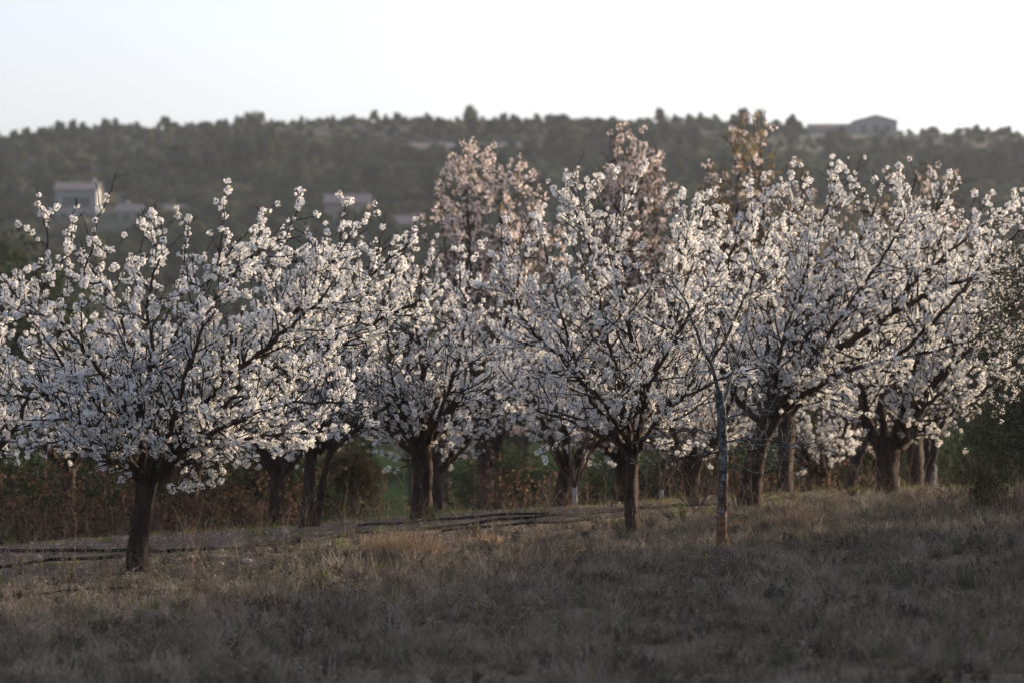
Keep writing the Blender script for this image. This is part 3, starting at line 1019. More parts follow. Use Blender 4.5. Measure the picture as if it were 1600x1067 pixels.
# ------------------------------------------------------------------ lichened sapling
def lichen_tree():
    D = 41.2
    x = (1128 - 800) / FPX * D
    base = np.array((x, D, hz1(x, D)))
    g = np.random.default_rng(5)
    root = empty('bare_sapling', base)
    tag(root, 'slender bare sapling crusted with blue-grey lichen, rust-orange at its foot', 'tree')
    mb = MB()
    p = px_path([(1128, 900), (1127, 850), (1128, 780), (1131, 720), (1129, 680), (1128, 640), (1122, 610)], D, base)
    p[0][2] = -.1
    trunk_mesh(mb, p, .056, .042, g, 12, 1.15)
    mb.build('trunk', M['lichen'], root)
    T = Tree(55)
    for r, pts in [(.036, [(1125, 625, 0), (1112, 580, 0), (1100, 545, -.05), (1082, 500, -.1), (1066, 465, -.15), (1045, 432, -.2), (1020, 412, -.2)]),
                   (.030, [(1126, 640, 0), (1140, 605, .1), (1150, 560, .2), (1168, 500, .3)]),
                   (.022, [(1129, 690, 0), (1160, 684, -.15), (1210, 688, -.3), (1262, 700, -.4), (1300, 698, -.4)]),
                   (.018, [(1130, 712, 0), (1175, 694, .1), (1225, 702, .2), (1275, 690, .3)]),
                   (.018, [(1128, 705, 0), (1085, 710, -.1), (1040, 722, -.2), (1000, 720, -.25)]),
                   (.016, [(1128, 680, 0), (1090, 672, -.2), (1050, 676, -.3), (1010, 668, -.3)]),
                   (.016, [(1130, 660, 0), (1165, 640, -.2), (1195, 640, -.3)]),
                   (.014, [(1128, 735, 0), (1150, 728, -.1), (1185, 712, -.2), (1220, 716, -.2)])]:
        T.limb(px_path(pts, D, base), r * .68, r * .2, None, .13, 0, .8, .42, .2)
    for lb in T.limbs:
        mb = MB()
        mb.tube(lb['path'], lb['rad'], 7)
        lo = mb.build('limb', M['lichen'], root)
        for b in lb['branches']:
            m2 = MB()
            for q, r in b['paths']:
                m2.tube(q, np.clip(r * .8, .003, .007), 4, False)
            m2.build('branch', M['lichen'], lo)


lichen_tree()


# ------------------------------------------------------------------ foliage helpers
def lobes_foliage(seed, n_leaf, W, H, lobes, leaf, mats, flat=1.0, shell=.55):
    """leaf-sized faces spread through a lumpy crown"""
    g = np.random.default_rng(seed)
    mb = MB()
    cs = []
    for i in range(lobes):
        a = g.uniform(0, 2 * PI)
        r = W * math.sqrt(g.random()) * .68
        z = H * (.22 + .62 * g.random())
        k = 1 - .45 * abs(z / H - .45)
        cs.append((np.array((r * math.cos(a) * k, r * math.sin(a) * k, z)), W * g.uniform(.25, .48)))
    V, F, MI = [], [], []
    for i in range(n_leaf):
        c, r = cs[int(g.integers(0, lobes))]
        d = unit(g.normal(0, 1, 3))
        p = c + d * np.array((1, 1, flat)) * r * (shell + (1.08 - shell) * g.random() ** .6)
        if p[2] < .02:
            p[2] = abs(p[2]) * .5 + .02
        n = unit(d * .6 + g.normal(0, .6, 3))
        u = perp(n, g)
        v = np.cross(n, u)
        s = leaf * g.uniform(.6, 1.3)
        b = 4 * i
        V += [p - u * s, p + v * s * .55, p + u * s, p - v * s * .55]
        F.append((b, b + 1, b + 2, b + 3))
    mb.add(V, F)
    return mb, cs


def evergreen(name, seed, W, H, label, cat='tree', n_leaf=5000, lobes=14, leaf=.045, group=None, m='oak', trunk_r=.12):
    root = empty(name, (0, 0, 0))
    tag(root, label, cat, group)
    mb, cs = lobes_foliage(seed, n_leaf, W, H, lobes, leaf, None)
    mb.build('foliage', M[m], root, False)
    t = MB()
    g = np.random.default_rng(seed + 1)
    trunk_mesh(t, [(0, 0, -.2), (.03, 0, H * .2), (0, .04, H * .5)], trunk_r, trunk_r * .6, g, 8, 1.3)
    for c, r in cs[:8]:
        t.tube([(0, 0, H * .15), c * .55 + np.array((0, 0, H * .02)), c], [trunk_r * .5, trunk_r * .35, trunk_r * .12], 5)
    t.build('trunk', M['abark'], root)
    return root


# dark bush at the right edge
eb = evergreen('evergreen_bush', 401, 1.2, 3.8, 'dark small-leaved evergreen bush beside the goblet cherry tree', 'bush', 26000, 40, .02, m='ebush', trunk_r=.06)
place(eb, 1645, 47)
eb2 = evergreen('evergreen_shrub', 402, .42, .55, 'low dark spiky shrub at the foot of the evergreen bush', 'bush', 3500, 12, .016, trunk_r=.02)
place(eb2, 1538, 48.5)
# meadow edge
j1 = evergreen('brown_juniper', 403, .75, 2.2, 'brown-green rounded juniper between two cherry trunks in front of the meadow', 'bush', 5000, 16, .035, m='juniper', trunk_r=.06)
place(j1, 556, 72)
GH = 'dark hedge shrubs beyond the bank'
hd = evergreen('hedge_shrub', 404, 1.75, 2.9, 'dark green hedge shrub beyond the bank behind the goblet cherry tree', 'bush', 5500, 16, .05, GH, trunk_r=.06)
place(hd, 1440, 88)
HL = ['dark hedge shrub beyond the bank, behind the evergreen bush', 'dark hedge shrub beyond the bank, behind the blue post',
      'dark hedge shrub beyond the bank between the leaning tree and the goblet tree', 'dark hedge shrub beyond the bank behind the leaning tree',
      'dark hedge shrub beyond the bank behind the twiggy bushes', 'dark hedge shrub beyond the bank left of the whitewashed trees', 'dark hedge shrub beside the brown juniper',
      'dark hedge shrub behind the two-stemmed cherry', 'dark hedge shrub behind the bramble hedge', 'dark hedge shrub behind the broad tree trunk', 'dark hedge shrub behind the far end of the brambles', 'dark hedge shrub between the broad trunk and the two-stemmed cherry',
      'low dark hedge shrub behind a whitewashed young tree', 'dark hedge shrub right behind the slim straight trunk', 'dark hedge shrub right of the grooved trunk']
for i, (px, D, s) in enumerate([(1590, 84, 1.2), (1505, 92, 1.05), (1340, 86, 1.0), (1215, 84, 1.1), (1095, 86, 1.0), (830, 84, .8), (500, 80, 1.0), (425, 78, 1.0), (250, 76, .95), (120, 78, 1.0), (20, 80, 1.0), (335, 84, 1.0), (920, 90, .62), (1000, 84, .85), (755, 88, .8)]):
    place(copy_tree(hd), px, D, s, i * 1.3, label=HL[i], group=GH)

# dark belt of evergreen oaks on the valley floor
GB = 'evergreen oaks on the valley floor'
ok = evergreen('evergreen_oak', 405, 4.2, 9.0, 'tall dark evergreen oak left of the two-storey house', 'tree', 9000, 26, .16, GB, trunk_r=.3)
place(ok, 8, 170, 1.22)
OL = ['dark evergreen oak below the two-storey house', 'dark evergreen oak below the low grey-roofed house', 'dark evergreen oak behind the broad cherry tree crown', 'dark evergreen oak below the pink house',
      'dark evergreen oak behind the gap beside the rounded almond', 'dark evergreen oak behind the rounded pink almond', 'dark evergreen oak behind the slim straight cherry',
      'dark evergreen oak behind the brown-green almond', 'dark evergreen oak behind the leaning cherry', 'dark evergreen oak below the ridge house', 'dark evergreen oak behind the goblet cherry crown', 'dark evergreen oak past the sparse almond trees']
for i, (px, D, s) in enumerate([(95, 190, .98), (235, 180, .92), (345, 200, .85), (450, 190, .88), (570, 205, .85), (680, 190, .8), (820, 200, .9), (960, 185, .8), (1120, 200, .95), (1260, 190, .95), (1400, 200, 1.0), (1560, 185, 1.1)]):
    place(copy_tree(ok), px, D, s, i * 2.1, label=OL[i], group=GB)


for i, (x, y) in enumerate([(19.5, 33.5), (20.5, 38), (20, 42.5), (21.5, 47), (21, 51.5), (22.5, 56), (24, 60.5)]):  # out-of-frame oaks, added and sized to keep the sun off foreground and bank
    o = copy_tree(ok)
    o.location = (x, y, hz1(x, y) - .1)
    o.rotation_euler = (0, 0, i * 1.3)
    o.scale = (.72, .72, [.8, .74, .82, .7, .62, .5, .42][i])
    o['label'] = 'dark evergreen oak added out of frame to shade the ground, past the small-leaved evergreen bush'
    o['group'] = 'unseen evergreen oaks added for shade beside the orchard'

# ------------------------------------------------------------------ bramble hedge, twiggy bushes, young trees
def bramble(seed, W, H, nst, nleaf, label, group, m='bramble', leafs=.035):
    g = np.random.default_rng(seed)
    root = empty('bramble_shrub', (0, 0, 0))
    tag(root, label, 'shrub', group)
    st, lf = MB(), MB()
    for i in range(nst):
        a = g.uniform(0, 2 * PI)
        b = np.array((math.cos(a), math.sin(a), 0)) * W * .5 * math.sqrt(g.random())
        d = unit(np.array((g.normal(0, .45), g.normal(0, .45), 1.0)))
        L = H * g.uniform(.6, 1.25)
        pts = [b - np.array((0, 0, .05))]
        n = 11
        for k in range(n):
            d = unit(d + np.array((g.normal(0, .14), g.normal(0, .14), -.14 * k / n * 2.2)))
            q = pts[-1] + d * L / n
            q[2] = max(q[2], .01)
            pts.append(q)
        pts = np.array(pts)
        st.tube(pts, np.linspace(.008, .003, len(pts)), 3, False)
        for k in range(nleaf):
            t = g.uniform(.15, 1) * (len(pts) - 1.01)
            j = int(t)
            p = pts[j] + (pts[j + 1] - pts[j]) * (t - j) + g.normal(0, .045, 3)
            n_ = unit(g.normal(0, 1, 3))
            u = perp(n_, g)
            v = np.cross(n_, u)
            s = leafs * g.uniform(.5, 1.3)
            lf.add([p - u * s, p + v * s * .5, p + u * s, p - v * s * .5], [(0, 1, 2, 3)])
    st.build('stems', M['bramstem'], root)
    if nleaf:
        tag(lf.build('foliage', M[m], root, False), kind='stuff')
    return root


GBR = 'dry reddish bramble hedge below the bank'
br = [bramble(501, 1.3, 2.15, 46, 60, 'dry reddish bramble shrub at the end of the hedge, next to open grass', GBR),
      bramble(502, 1.4, 1.9, 40, 60, 'dry reddish bramble shrub of the hedge behind the broad cherry trunk', GBR)]
BL = ['dry reddish bramble shrub in the long hedge below the bank']
first = [True, True]
for i, (px, D, k, s) in enumerate([(20, 56.5, 0, .95), (75, 58, 1, 1.1), (125, 55.5, 0, .9), (175, 57.5, 1, 1.1), (228, 58.5, 1, 1.15), (275, 56.5, 0, .98), (320, 58, 1, 1.0), (365, 57, 0, .95), (405, 59.5, 1, .95), (-30, 57, 1, 1.1),
                                   (450, 61, 0, .9), (755, 61, 1, .95), (800, 63, 0, .95), (880, 64, 1, .9), (925, 60, 1, .62), (1075, 63, 1, .95), (1125, 62, 0, 1.0), (1240, 63, 1, 1.0), (1290, 64, 0, 1.0), (1345, 66, 1, .95), (1170, 64, 0, .9), (1020, 66, 1, .7)]):
    o = br[k] if first[k] else copy_tree(br[k])
    first[k] = False
    lab = BL[0] if px < 460 else 'dry brown bramble shrub in the tangle behind the whitewashed young trees and bare bushes'
    place(o, px, D, s, i * 1.7, label=lab, group=GBR if px < 460 else 'brown bramble tangle below the bank')

GT = 'bare twiggy bushes on the bank'
tw = bramble(511, .25, 1.15, 34, 0, 'bare fan of pale twigs on the bank beside the lichened sapling', GT)
tw.name = 'twiggy_bush'
place(tw, 1160, 51.5, 1.0)
for i, (px, D, s, lab) in enumerate([(1085, 52.5, .95, 'bare fan of pale twigs between the slim cherry and the lichened sapling'),
                                     (890, 56, .8, 'bare reddish twiggy bush around a whitewashed young trunk'),
                                     (775, 52.0, .6, 'few bare leaning stems on the bank right of the grooved cherry trunk'),
                                     (1330, 55, .6, 'thin bare stems at the foot of the goblet cherry tree'),
                                     (1500, 52, .7, 'thin bare stems in front of the blue post'),
                                     (1575, 46, .75, 'bare stems poking out of the evergreen bush foot')]):
    place(copy_tree(tw), px, D, s, i * 2.3 + 1, label=lab, group=GT)


def young(seed, label):
    g = np.random.default_rng(seed)
    root = empty('young_tree', (0, 0, 0))
    tag(root, label, 'tree', 'whitewashed young trees')
    mb = MB()
    trunk_mesh(mb, [(0, 0, -.3), (.01, 0, .4), (.015, 0, .92)], .058, .03, g, 10, 1.7)
    mb.build('trunk', M['lime'], root)
    for i in range(6):
        a = i * 1.05 + g.uniform(-.3, .3)
        L = g.uniform(.8, 1.3)
        d = np.array((math.cos(a) * .55, math.sin(a) * .55, .85))
        T = Tree(seed * 10 + i)
        pts = T.grow((.012, 0, .86), d, L, .1, .07, .06)
        m2 = MB()
        m2.tube(pts, np.linspace(.026, .006, len(pts)), 5)
        for j in range(3, len(pts), 2):
            q = T.grow(pts[j], unit(pts[j] - pts[j - 1]) * .7 + perp(d, g) * .7, .4, .08, .08, .05)
            m2.tube(q, np.linspace(.007, .003, len(q)), 4, False)
        m2.build('limb', M['bramstem'], root)
    return root


yo = young(601, 'young tree with whitewashed trunk and reddish twigs behind the bank edge hoses')
place(yo, 897, 55.5)
place(copy_tree(yo), 1034, 56.5, .85, 1.9, label='young whitewashed tree with pale forked stems, right of the slim cherry trunk')

# ------------------------------------------------------------------ irrigation hoses
GHOSE = 'black irrigation hoses on the bank'


def hose(pts, r, label, seed):
    """points given as photo position plus the distance at which the ground lies there"""
    g = np.random.default_rng(seed)
    P = []
    for px, py in pts:
        D = ground_hit(px, py)
        P.append(((px - 800) / FPX * D, D))
    P = np.array(P)
    s = np.concatenate([[0], np.cumsum(np.linalg.norm(np.diff(P, axis=0), axis=1))])
    t = np.linspace(0, s[-1], max(8, int(s[-1] / .12)))
    x = np.interp(t, s, P[:, 0])
    y = np.interp(t, s, P[:, 1])
    y = y + .05 * np.sin(t * 1.3 + seed) + .02 * np.sin(t * 4.1 + seed)
    z = hz(x, y) + r * 1.1 + .012 + .012 * np.sin(t * 2.2 + seed * 2) + .006 * np.sin(t * 6.1)
    mb = MB()
    mb.tube(np.stack([x, y, z], 1), r, 8)
    o = mb.build('irrigation_hose', M['hose'])
    tag(o, label, 'hose', GHOSE)


def ground_hit(px, py):
    ds = np.arange(20, 64, .02)
    z = ZC - (py - HOR) / FPX * ds
    g = hz((px - 800) / FPX * ds, ds)
    k = np.nonzero(z <= g)[0]
    return float(ds[k[0]]) if len(k) else float(crest_y((px - 800) / FPX * 52))


hose([(-60, 866), (60, 863), (150, 863), (250, 866), (330, 862), (400, 855), (470, 846), (560, 838)], .021, 'black hose running behind the broad cherry trunk along the stony bank', 1)
hose([(-60, 894), (20, 886), (80, 880), (150, 877), (200, 873)], .02, 'shorter black hose ending at the broad cherry trunk', 2)
hose([(395, 858), (470, 850), (540, 838), (580, 834)], .028, 'thick black hose beside the straw-coloured tuft', 3)
hose([(560, 825), (640, 818), (700, 812), (800, 808), (860, 806)], .016, 'thin black hose along the bank edge past the grooved cherry trunk', 4)
hose([(665, 828), (760, 818), (860, 811), (980, 799), (1060, 793), (1130, 789)], .02, 'black hose running behind the slim cherry trunk along the bank edge', 5)
hose([(690, 832), (780, 826), (870, 819), (960, 810), (985, 807)], .018, 'black hose lying lower on the bank, ending at the slim cherry trunk', 6)
hose([(868, 846), (895, 841), (925, 835)], .024, 'short piece of black hose in the dry grass before the slim cherry trunk', 7)
hose([(20, 935), (100, 925), (190, 924), (260, 920)], .014, 'thin black hose half hidden in dry grass before the broad cherry trunk', 8)


# ------------------------------------------------------------------ stones
def stone_mesh(seed, rough=.22):
    g = np.random.default_rng(seed)
    import bmesh
    bm = bmesh.new()
    bmesh.ops.create_icosphere(bm, subdivisions=2, radius=1)
    k = [unit(g.normal(0, 1, 3)) for _ in range(7)]
    for v in bm.verts:
        p = np.array(v.co)
        for q in k:
            d = np.dot(p, q)
            if d > .62:
                p = p - q * (d - .62) * .9
        p = p * (1 + g.normal(0, rough * .22))
        v.co = (p[0], p[1] * .8, p[2] * .55)
    me = bpy.data.meshes.new('stone')
    bm.to_mesh(me)
    bm.free()
    me.materials.append(M['stone'])
    return me


SM = [stone_mesh(s) for s in range(5)]
ST = [(383, 880, .085, 'flat pale stone on the bare soil right of the broad cherry trunk'), (268, 868, .04, ''), (300, 872, .045, ''), (345, 862, .05, ''), (178, 858, .05, ''), (140, 854, .05, ''), (90, 852, .04, ''), (60, 872, .05, ''),
      (430, 884, .05, ''), (240, 893, .04, ''), (445, 833, .06, 'pale stone on the bank edge left of the two-stemmed cherry'), (30, 902, .04, ''), (520, 870, .04, ''), (735, 822, .04, ''), (830, 822, .04, ''), (1330, 782, .07, 'pale stone on the green bank edge left of the goblet cherry'), (905, 812, .04, ''), (125, 890, .05, '')]
for i, (px, py, r, lab) in enumerate(ST):
    D = ground_hit(px, py)
    x = (px - 800) / FPX * D
    o = link('stone', SM[i % 5], None, (x, D, hz1(x, D) + r * .25))
    o.scale = (r, r, r)
    o.rotation_euler = (0, 0, i * 1.9)
    tag(o, lab or 'small pale limestone lying on the stony bank soil', 'stone', 'stones on the bank')
PEB = [bpy.data.objects.new('pebble', SM[k]) for k in range(4)]
n = 24000
yy = RNG.uniform(36, 58, n)
xx = RNG.uniform(-1, 1, n) * yy * .19
dist = crest_y(xx) - yy
keep = (dist > -.6) & (RNG.random(n) < np.exp(-np.clip(dist, 0, 20) / 4.5) * np.clip(1.1 - (xx + 4) / 13, .25, 1))
xx, yy = xx[keep], yy[keep]
n = len(xx)
scatter('gravel', np.stack([xx, yy, hz(xx, yy) + .004], 1), RNG.uniform(0, 6.3, (n, 3)) * np.array((.1, .1, 1)), RNG.uniform(.008, .034, n) * (RNG.random(n) ** 1.5 * .8 + .5), RNG.integers(0, 4, n), PEB)
tag(bpy.data.objects['gravel'], 'loose pale limestone gravel over the bank', 'gravel')


# ------------------------------------------------------------------ grass and weeds
def clump(seed, n, h, spreadr, wd, m, bend=.5, jit=.35):
    g = np.random.default_rng(seed)
    mb = MB()
    for i in range(n):
        a = g.uniform(0, 2 * PI)
        b = np.array((math.cos(a), math.sin(a), 0)) * spreadr * math.sqrt(g.random())
        d = unit(np.array((g.normal(0, jit), g.normal(0, jit), 1)))
        L = h * g.uniform(.45, 1.2)
        s = perp(d, g) * wd
        bd = np.array((g.normal(0, bend), g.normal(0, bend), -.25))
        p1 = b + d * L * .5
        p2 = b + d * L * .5 + unit(d + bd * .6) * L * .3
        p3 = p2 + unit(d + bd * 1.3) * L * .25
        mb.add([b - s, b + s, p1 + s * .8, p1 - s * .8, p2 + s * .5, p2 - s * .5, p3], [(0, 1, 2, 3), (3, 2, 4, 5), (5, 4, 6)])
    return source('grass_clump', mb, m)


def stalk(seed, h, br, m):
    g = np.random.default_rng(seed)
    mb = MB()
    T = Tree(seed)
    p = T.grow((0, 0, -.02), (g.normal(0, .12), g.normal(0, .12), 1), h, h / 8, .05, 0)
    mb.tube(p, np.linspace(.003, .0016, len(p)), 3, False)
    for i in range(br):
        j = int(g.integers(3, len(p)))
        q = T.grow(p[j], np.array((g.normal(0, .7), g.normal(0, .7), .9)), h * g.uniform(.15, .4), h / 14, .08, .02)
        mb.tube(q, np.linspace(.0022, .0014, len(q)), 3, False)
        for e in range(3):
            v = unit(g.normal(0, 1, 3)) * .012
            c = q[-1]
            mb.add([c, c + v, c + v + perp(unit(v), g) * .008], [(0, 1, 2)])
    return source('dry_stalk', mb, m)


DG = [clump(s, n_, h, sp, .0026, M[mm], b) for s, n_, h, sp, b, mm in ((1, 30, .17, .11, .6, 'dry'), (2, 26, .24, .10, .5, 'dry'), (3, 34, .12, .14, .8, 'dry_dark'), (4, 26, .20, .11, .8, 'dry_dark'), (5, 24, .17, .12, 1.0, 'dry_pale'), (6, 18, .28, .08, .5, 'dry_pale'))]
DS = [stalk(s, h, b, M['stalk']) for s, h, b in ((11, .5, 4), (12, .65, 6), (13, .4, 3), (14, .8, 7))]
GW = [clump(s, 12, h, .06, .006, M['weed'], .8, .6) for s, h in ((31, .09), (32, .14))]
MG = [clump(s, 12, h, .06, .006, M['mgrass'], .8, .6) for s, h in ((33, .09), (34, .14))]
SG = [clump(s, 16, h, .09, .003, M['shortgrass'], .5, .4) for s, h in ((41, .07), (42, .10))]


def field(n, y0, y1, widen=.16, dens=None):
    yy = RNG.uniform(y0 * y0, y1 * y1, n) ** .5
    xx = RNG.uniform(-1, 1, n) * (yy * widen)
    d = crest_y(xx) - yy
    k = d > -.4
    if dens is not None:
        k &= RNG.random(n) < dens(xx, yy, d)
    xx, yy = xx[k], yy[k]
    return np.stack([xx, yy, hz(xx, yy) - .01], 1)


def patch(x, y):
    return .5 + .25 * np.sin(x * 1.7 + 2 * np.sin(y * .6)) + .25 * np.sin(y * 1.3 - x * .8 + 1)


def put(name, P, smin, smax, src, label, cat, tilt=.15):
    n = len(P)
    rot = np.stack([RNG.normal(0, tilt, n), RNG.normal(0, tilt, n), RNG.uniform(0, 6.3, n)], 1)
    o = scatter(name, P, rot, RNG.uniform(smin, smax, n), RNG.integers(0, len(src), n), src)
    tag(o, label, cat)
    return o


def d_grass(x, y, d):
    bare = np.interp(x, [-7, -4, -1.5, 1.2, 3.5, 6], [11.0, 11.6, 9.4, 7.6, 4.2, 2.6])    # stony soil below the crest
    bank = np.clip((d - bare + .5) / 3.0, 0, 1)
    return np.clip(.03 + .03 * (x > 2) + bank * (.1 + 1.15 * patch(x * 1.3, y * 1.2)), 0, 1)


GP = field(90000, 21, 58, .2, d_grass)
gn = len(GP)
mot = .5 + .3 * np.sin(GP[:, 0] * 3.1 + 2.2 * np.sin(GP[:, 1] * .9)) * np.sin(GP[:, 1] * 1.6 + GP[:, 0]) + .2 * np.sin(GP[:, 0] * 7.3 + GP[:, 1] * 2.1) + RNG.normal(0, .22, gn)
gi_ = np.where(mot < .36, RNG.choice([2, 3], gn), np.where(mot > .78, RNG.choice([4, 5], gn), RNG.choice([0, 1], gn)))
go_ = scatter('dry_grass', GP, np.stack([RNG.normal(0, .34, gn), RNG.normal(0, .34, gn), RNG.uniform(0, 6.3, gn)], 1), (.26 + .8 * RNG.random(gn) ** 3) * (.7 + .45 * patch(GP[:, 0] * 1.7, GP[:, 1] * 1.9)), gi_, DG)
tag(go_, 'dry grey-brown grass covering the sloping foreground', 'grass')
put('dry_stalks', field(5600, 22, 58, .2, lambda x, y, d: np.clip(.15 + .8 * patch(x * .8, y * 1.3) * np.clip(d / 5, .2, 1), 0, 1)), .5, 1.05, DS, 'thin dry weed stalks standing in the foreground grass', 'weeds', .18)
def forb(seed, h, m):
    g = np.random.default_rng(seed)
    mb = MB()
    for i in range(9):
        T = Tree(seed * 31 + i)
        q = T.grow((0, 0, -.02), (g.normal(0, .7), g.normal(0, .7), 1), h * g.uniform(.5, 1.1), h / 7, .16, .02)
        mb.tube(q, np.linspace(.0032, .0018, len(q)), 3, False)
        for j in range(2, len(q)):
            for e in range(3):
                v = unit(g.normal(0, 1, 3))
                c = q[j] + g.normal(0, .006, 3)
                w_ = perp(v, g) * .006
                mb.add([c, c + v * .016 + w_, c + v * .028, c + v * .016 - w_], [(0, 1, 2, 3)])
    return source('low_forb', mb, m)


FB = [forb(61, .16, M['dry_dark']), forb(62, .22, M['dry']), forb(63, .14, M['dry_pale']), forb(64, .18, M['forb'])]
put('dry_forbs', field(11000, 21, 58, .2, lambda x, y, d: np.clip(.1 + .9 * patch(x * 2.1 + 1, y * 1.4), 0, 1) * np.clip((d - 3 + .25 * x) / 6, .03, 1)), .5, 1.3, FB, 'low dead leafy weeds tangled through the foreground grass', 'weeds', .3)
put('green_weeds', field(1900, 24, 58, .2, lambda x, y, d: .25 + .4 * (patch(x + 3, y * .7) > .6)), .5, 1.3, GW, 'small green weeds low between the dry grass', 'weeds', .2)
put('bank_grass', field(11000, 44, 62, .2, lambda x, y, d: np.exp(-(np.clip(d - .1, -1, 9) / .55) ** 2) * .95 + .03), .5, 1.1, SG, 'short yellow-green grass along the bank edge', 'grass', .15)
# meadow grass right beyond the bank
yy = RNG.uniform(60, 76, 5000)
xx = RNG.uniform(-1, 1, 5000) * yy * .15
put('meadow_grass', np.stack([xx, yy, hz(xx, yy) - .02], 1), 1.2, 2.6, MG, 'green grass on the low ground beyond the bank', 'grass')


def tuft(seed, px, py, W, H, n, label, m='straw', name='grass_tuft', group='straw-coloured grass tufts'):
    D = ground_hit(px, py)
    x = (px - 800) / FPX * D
    g = np.random.default_rng(seed)
    root = empty(name, (x, D, hz1(x, D)))
    tag(root, label, 'grass tuft', group)
    mb = MB()
    for i in range(n):
        a = g.uniform(0, 2 * PI)
        rr = W * .5 * math.sqrt(g.random())
        b = np.array((math.cos(a) * rr, math.sin(a) * rr, -.02))
        d = unit(np.array((math.cos(a) * rr / W * .9 + g.normal(0, .25), math.sin(a) * rr / W * .9 + g.normal(0, .25), 1)))
        L = H * g.uniform(.5, 1.2) * (1 - .45 * rr / (W * .5))
        s = perp(d, g) * .003
        p1 = b + d * L * .5
        bend = unit(d + np.array((g.normal(0, .5), g.normal(0, .5), -.3)))
        p2 = p1 + bend * L * .35
        p3 = p2 + unit(bend + np.array((g.normal(0, .4), g.normal(0, .4), -.5))) * L * .25
        mb.add([b - s, b + s, p1 + s, p1 - s, p2 + s * .6, p2 - s * .6, p3], [(0, 1, 2, 3), (3, 2, 4, 5), (5, 4, 6)])
    tag(mb.build('blades', M[m], root, False), kind='stuff')
    c = MB()
    c.add([(W * .3 * math.cos(a), W * .3 * math.sin(a), 0) for a in np.arange(8) * PI / 4] + [(0, 0, H * .22)], [(i, (i + 1) % 8, 8) for i in range(8)])
    c.build('crown', M['stalk'], root)
    return root


tuft(701, 628, 872, .82, .42, 1500, 'large straw-coloured grass tuft beside the thick black hose')
tuft(702, 1245, 826, .62, .36, 1000, 'straw-coloured grass tuft glowing right of the lichened sapling')
tuft(703, 1160, 830, .35, .25, 350, 'small straw-coloured grass tuft right at the lichened sapling')
tuft(704, 760, 850, .4, .22, 350, 'small straw-coloured grass tuft between the hoses and the large tuft')


def sprig(seed, px, py, H, label):
    D = ground_hit(px, py)
    x = (px - 800) / FPX * D
    root = empty('leafy_weed', (x, D, hz1(x, D)))
    tag(root, label, 'weed', 'leafy green weeds on the bank')
    g = np.random.default_rng(seed)
    st, lf = MB(), MB()
    for i in range(7):
        T = Tree(seed + i)
        q = T.grow((g.normal(0, .02), g.normal(0, .02), -.02), (g.normal(0, .4), g.normal(0, .4), 1), H * g.uniform(.6, 1.1), H / 9, .1, .02)
        st.tube(q, np.linspace(.004, .002, len(q)), 4, False)
        for j in range(2, len(q)):
            for e in range(3):
                v = unit(g.normal(0, 1, 3) + np.array((0, 0, .3)))
                s = perp(v, g) * .009
                p = q[j]
                lf.add([p, p + v * .025 + s, p + v * .05, p + v * .025 - s], [(0, 1, 2, 3)])
    st.build('stems', M['weed'], root)
    tag(lf.build('leaves', M['weed'], root, False), kind='stuff')


sprig(711, 1068, 812, .26, 'leafy green weed on the bank between the slim cherry and the lichened sapling')
sprig(712, 680, 812, .22, 'leafy green weed at the foot of the grooved cherry trunk')
sprig(713, 745, 830, .12, 'low green weed beside the bank hoses')
sprig(714, 1108, 808, .14, 'low green weed just left of the lichened sapling')
sprig(715, 960, 826, .12, 'low green weed left of the slim cherry trunk')


def fork_stalk(px, py, H, seed, label):
    D = ground_hit(px, py)
    x = (px - 800) / FPX * D
    root = empty('forked_weed', (x, D, hz1(x, D)))
    tag(root, label, 'weed', 'tall dry forked weeds in the foreground grass')
    g = np.random.default_rng(seed)
    T = Tree(seed)
    q = T.grow((0, 0, -.03), (g.normal(0, .1), 0, 1), H * .5, H / 12, .05, 0)
    mb = MB()
    mb.tube(q, np.linspace(.008, .006, len(q)), 5)
    mb.build('stem', M['stalk'], root)
    for s in (-1, 1, g.choice((-1, 1))):
        b = T.grow(q[-1 if s else -2], (s * g.uniform(.3, .8), g.normal(0, .3), 1), H * g.uniform(.35, .55), H / 12, .07, .02)
        m2 = MB()
        m2.tube(b, np.linspace(.005, .002, len(b)), 4)
        for j in range(2, len(b), 2):
            c = T.grow(b[j], (g.normal(0, .8), g.normal(0, .5), .8), H * .12, H / 30, .1, 0)
            m2.tube(c, np.linspace(.003, .0015, len(c)), 3)
        m2.build('side_stem', M['stalk'], root)


for i, (px, py, H, lab) in enumerate([(1078, 885, .5, 'pale forked dry weed nearest the foot of the lichened sapling'), (1270, 890, .42, 'pale dry forked weed below the glowing straw tuft'), (1400, 860, .5, 'tall dry forked weed before the goblet cherry tree'),
                                      (170, 930, .4, 'dry forked weed before the broad cherry trunk'), (305, 905, .45, 'dry leaning forked weed right of the broad cherry trunk'), (860, 830, .65, 'tall thin dry weed standing between the two bank hoses'),
                                      (800, 832, .5, 'tall dry weed on the bank right of the grooved cherry trunk'), (1480, 850, .5, 'dry forked weed before the dark evergreen bush')]):
    fork_stalk(px, py, H, 720 + i, lab)


# ------------------------------------------------------------------ posts far behind
def post(name, px, py, D, h, r, m, label):
    x = (px - 800) / FPX * D
    z = hz1(x, D)
    root = empty(name, (x, D, z))
    tag(root, label, 'post')
    mb = MB()
    mb.tube([(0, 0, -.2), (0, 0, h)], r, 10)
    mb.build('shaft', M[m], root)
    c = MB()
    c.tube([(0, 0, h), (0, 0, h + r * .5), (0, 0, h + r * .9)], [r * 1.15, r * 1.1, r * .5], 10)
    c.build('cap', M[m], root)


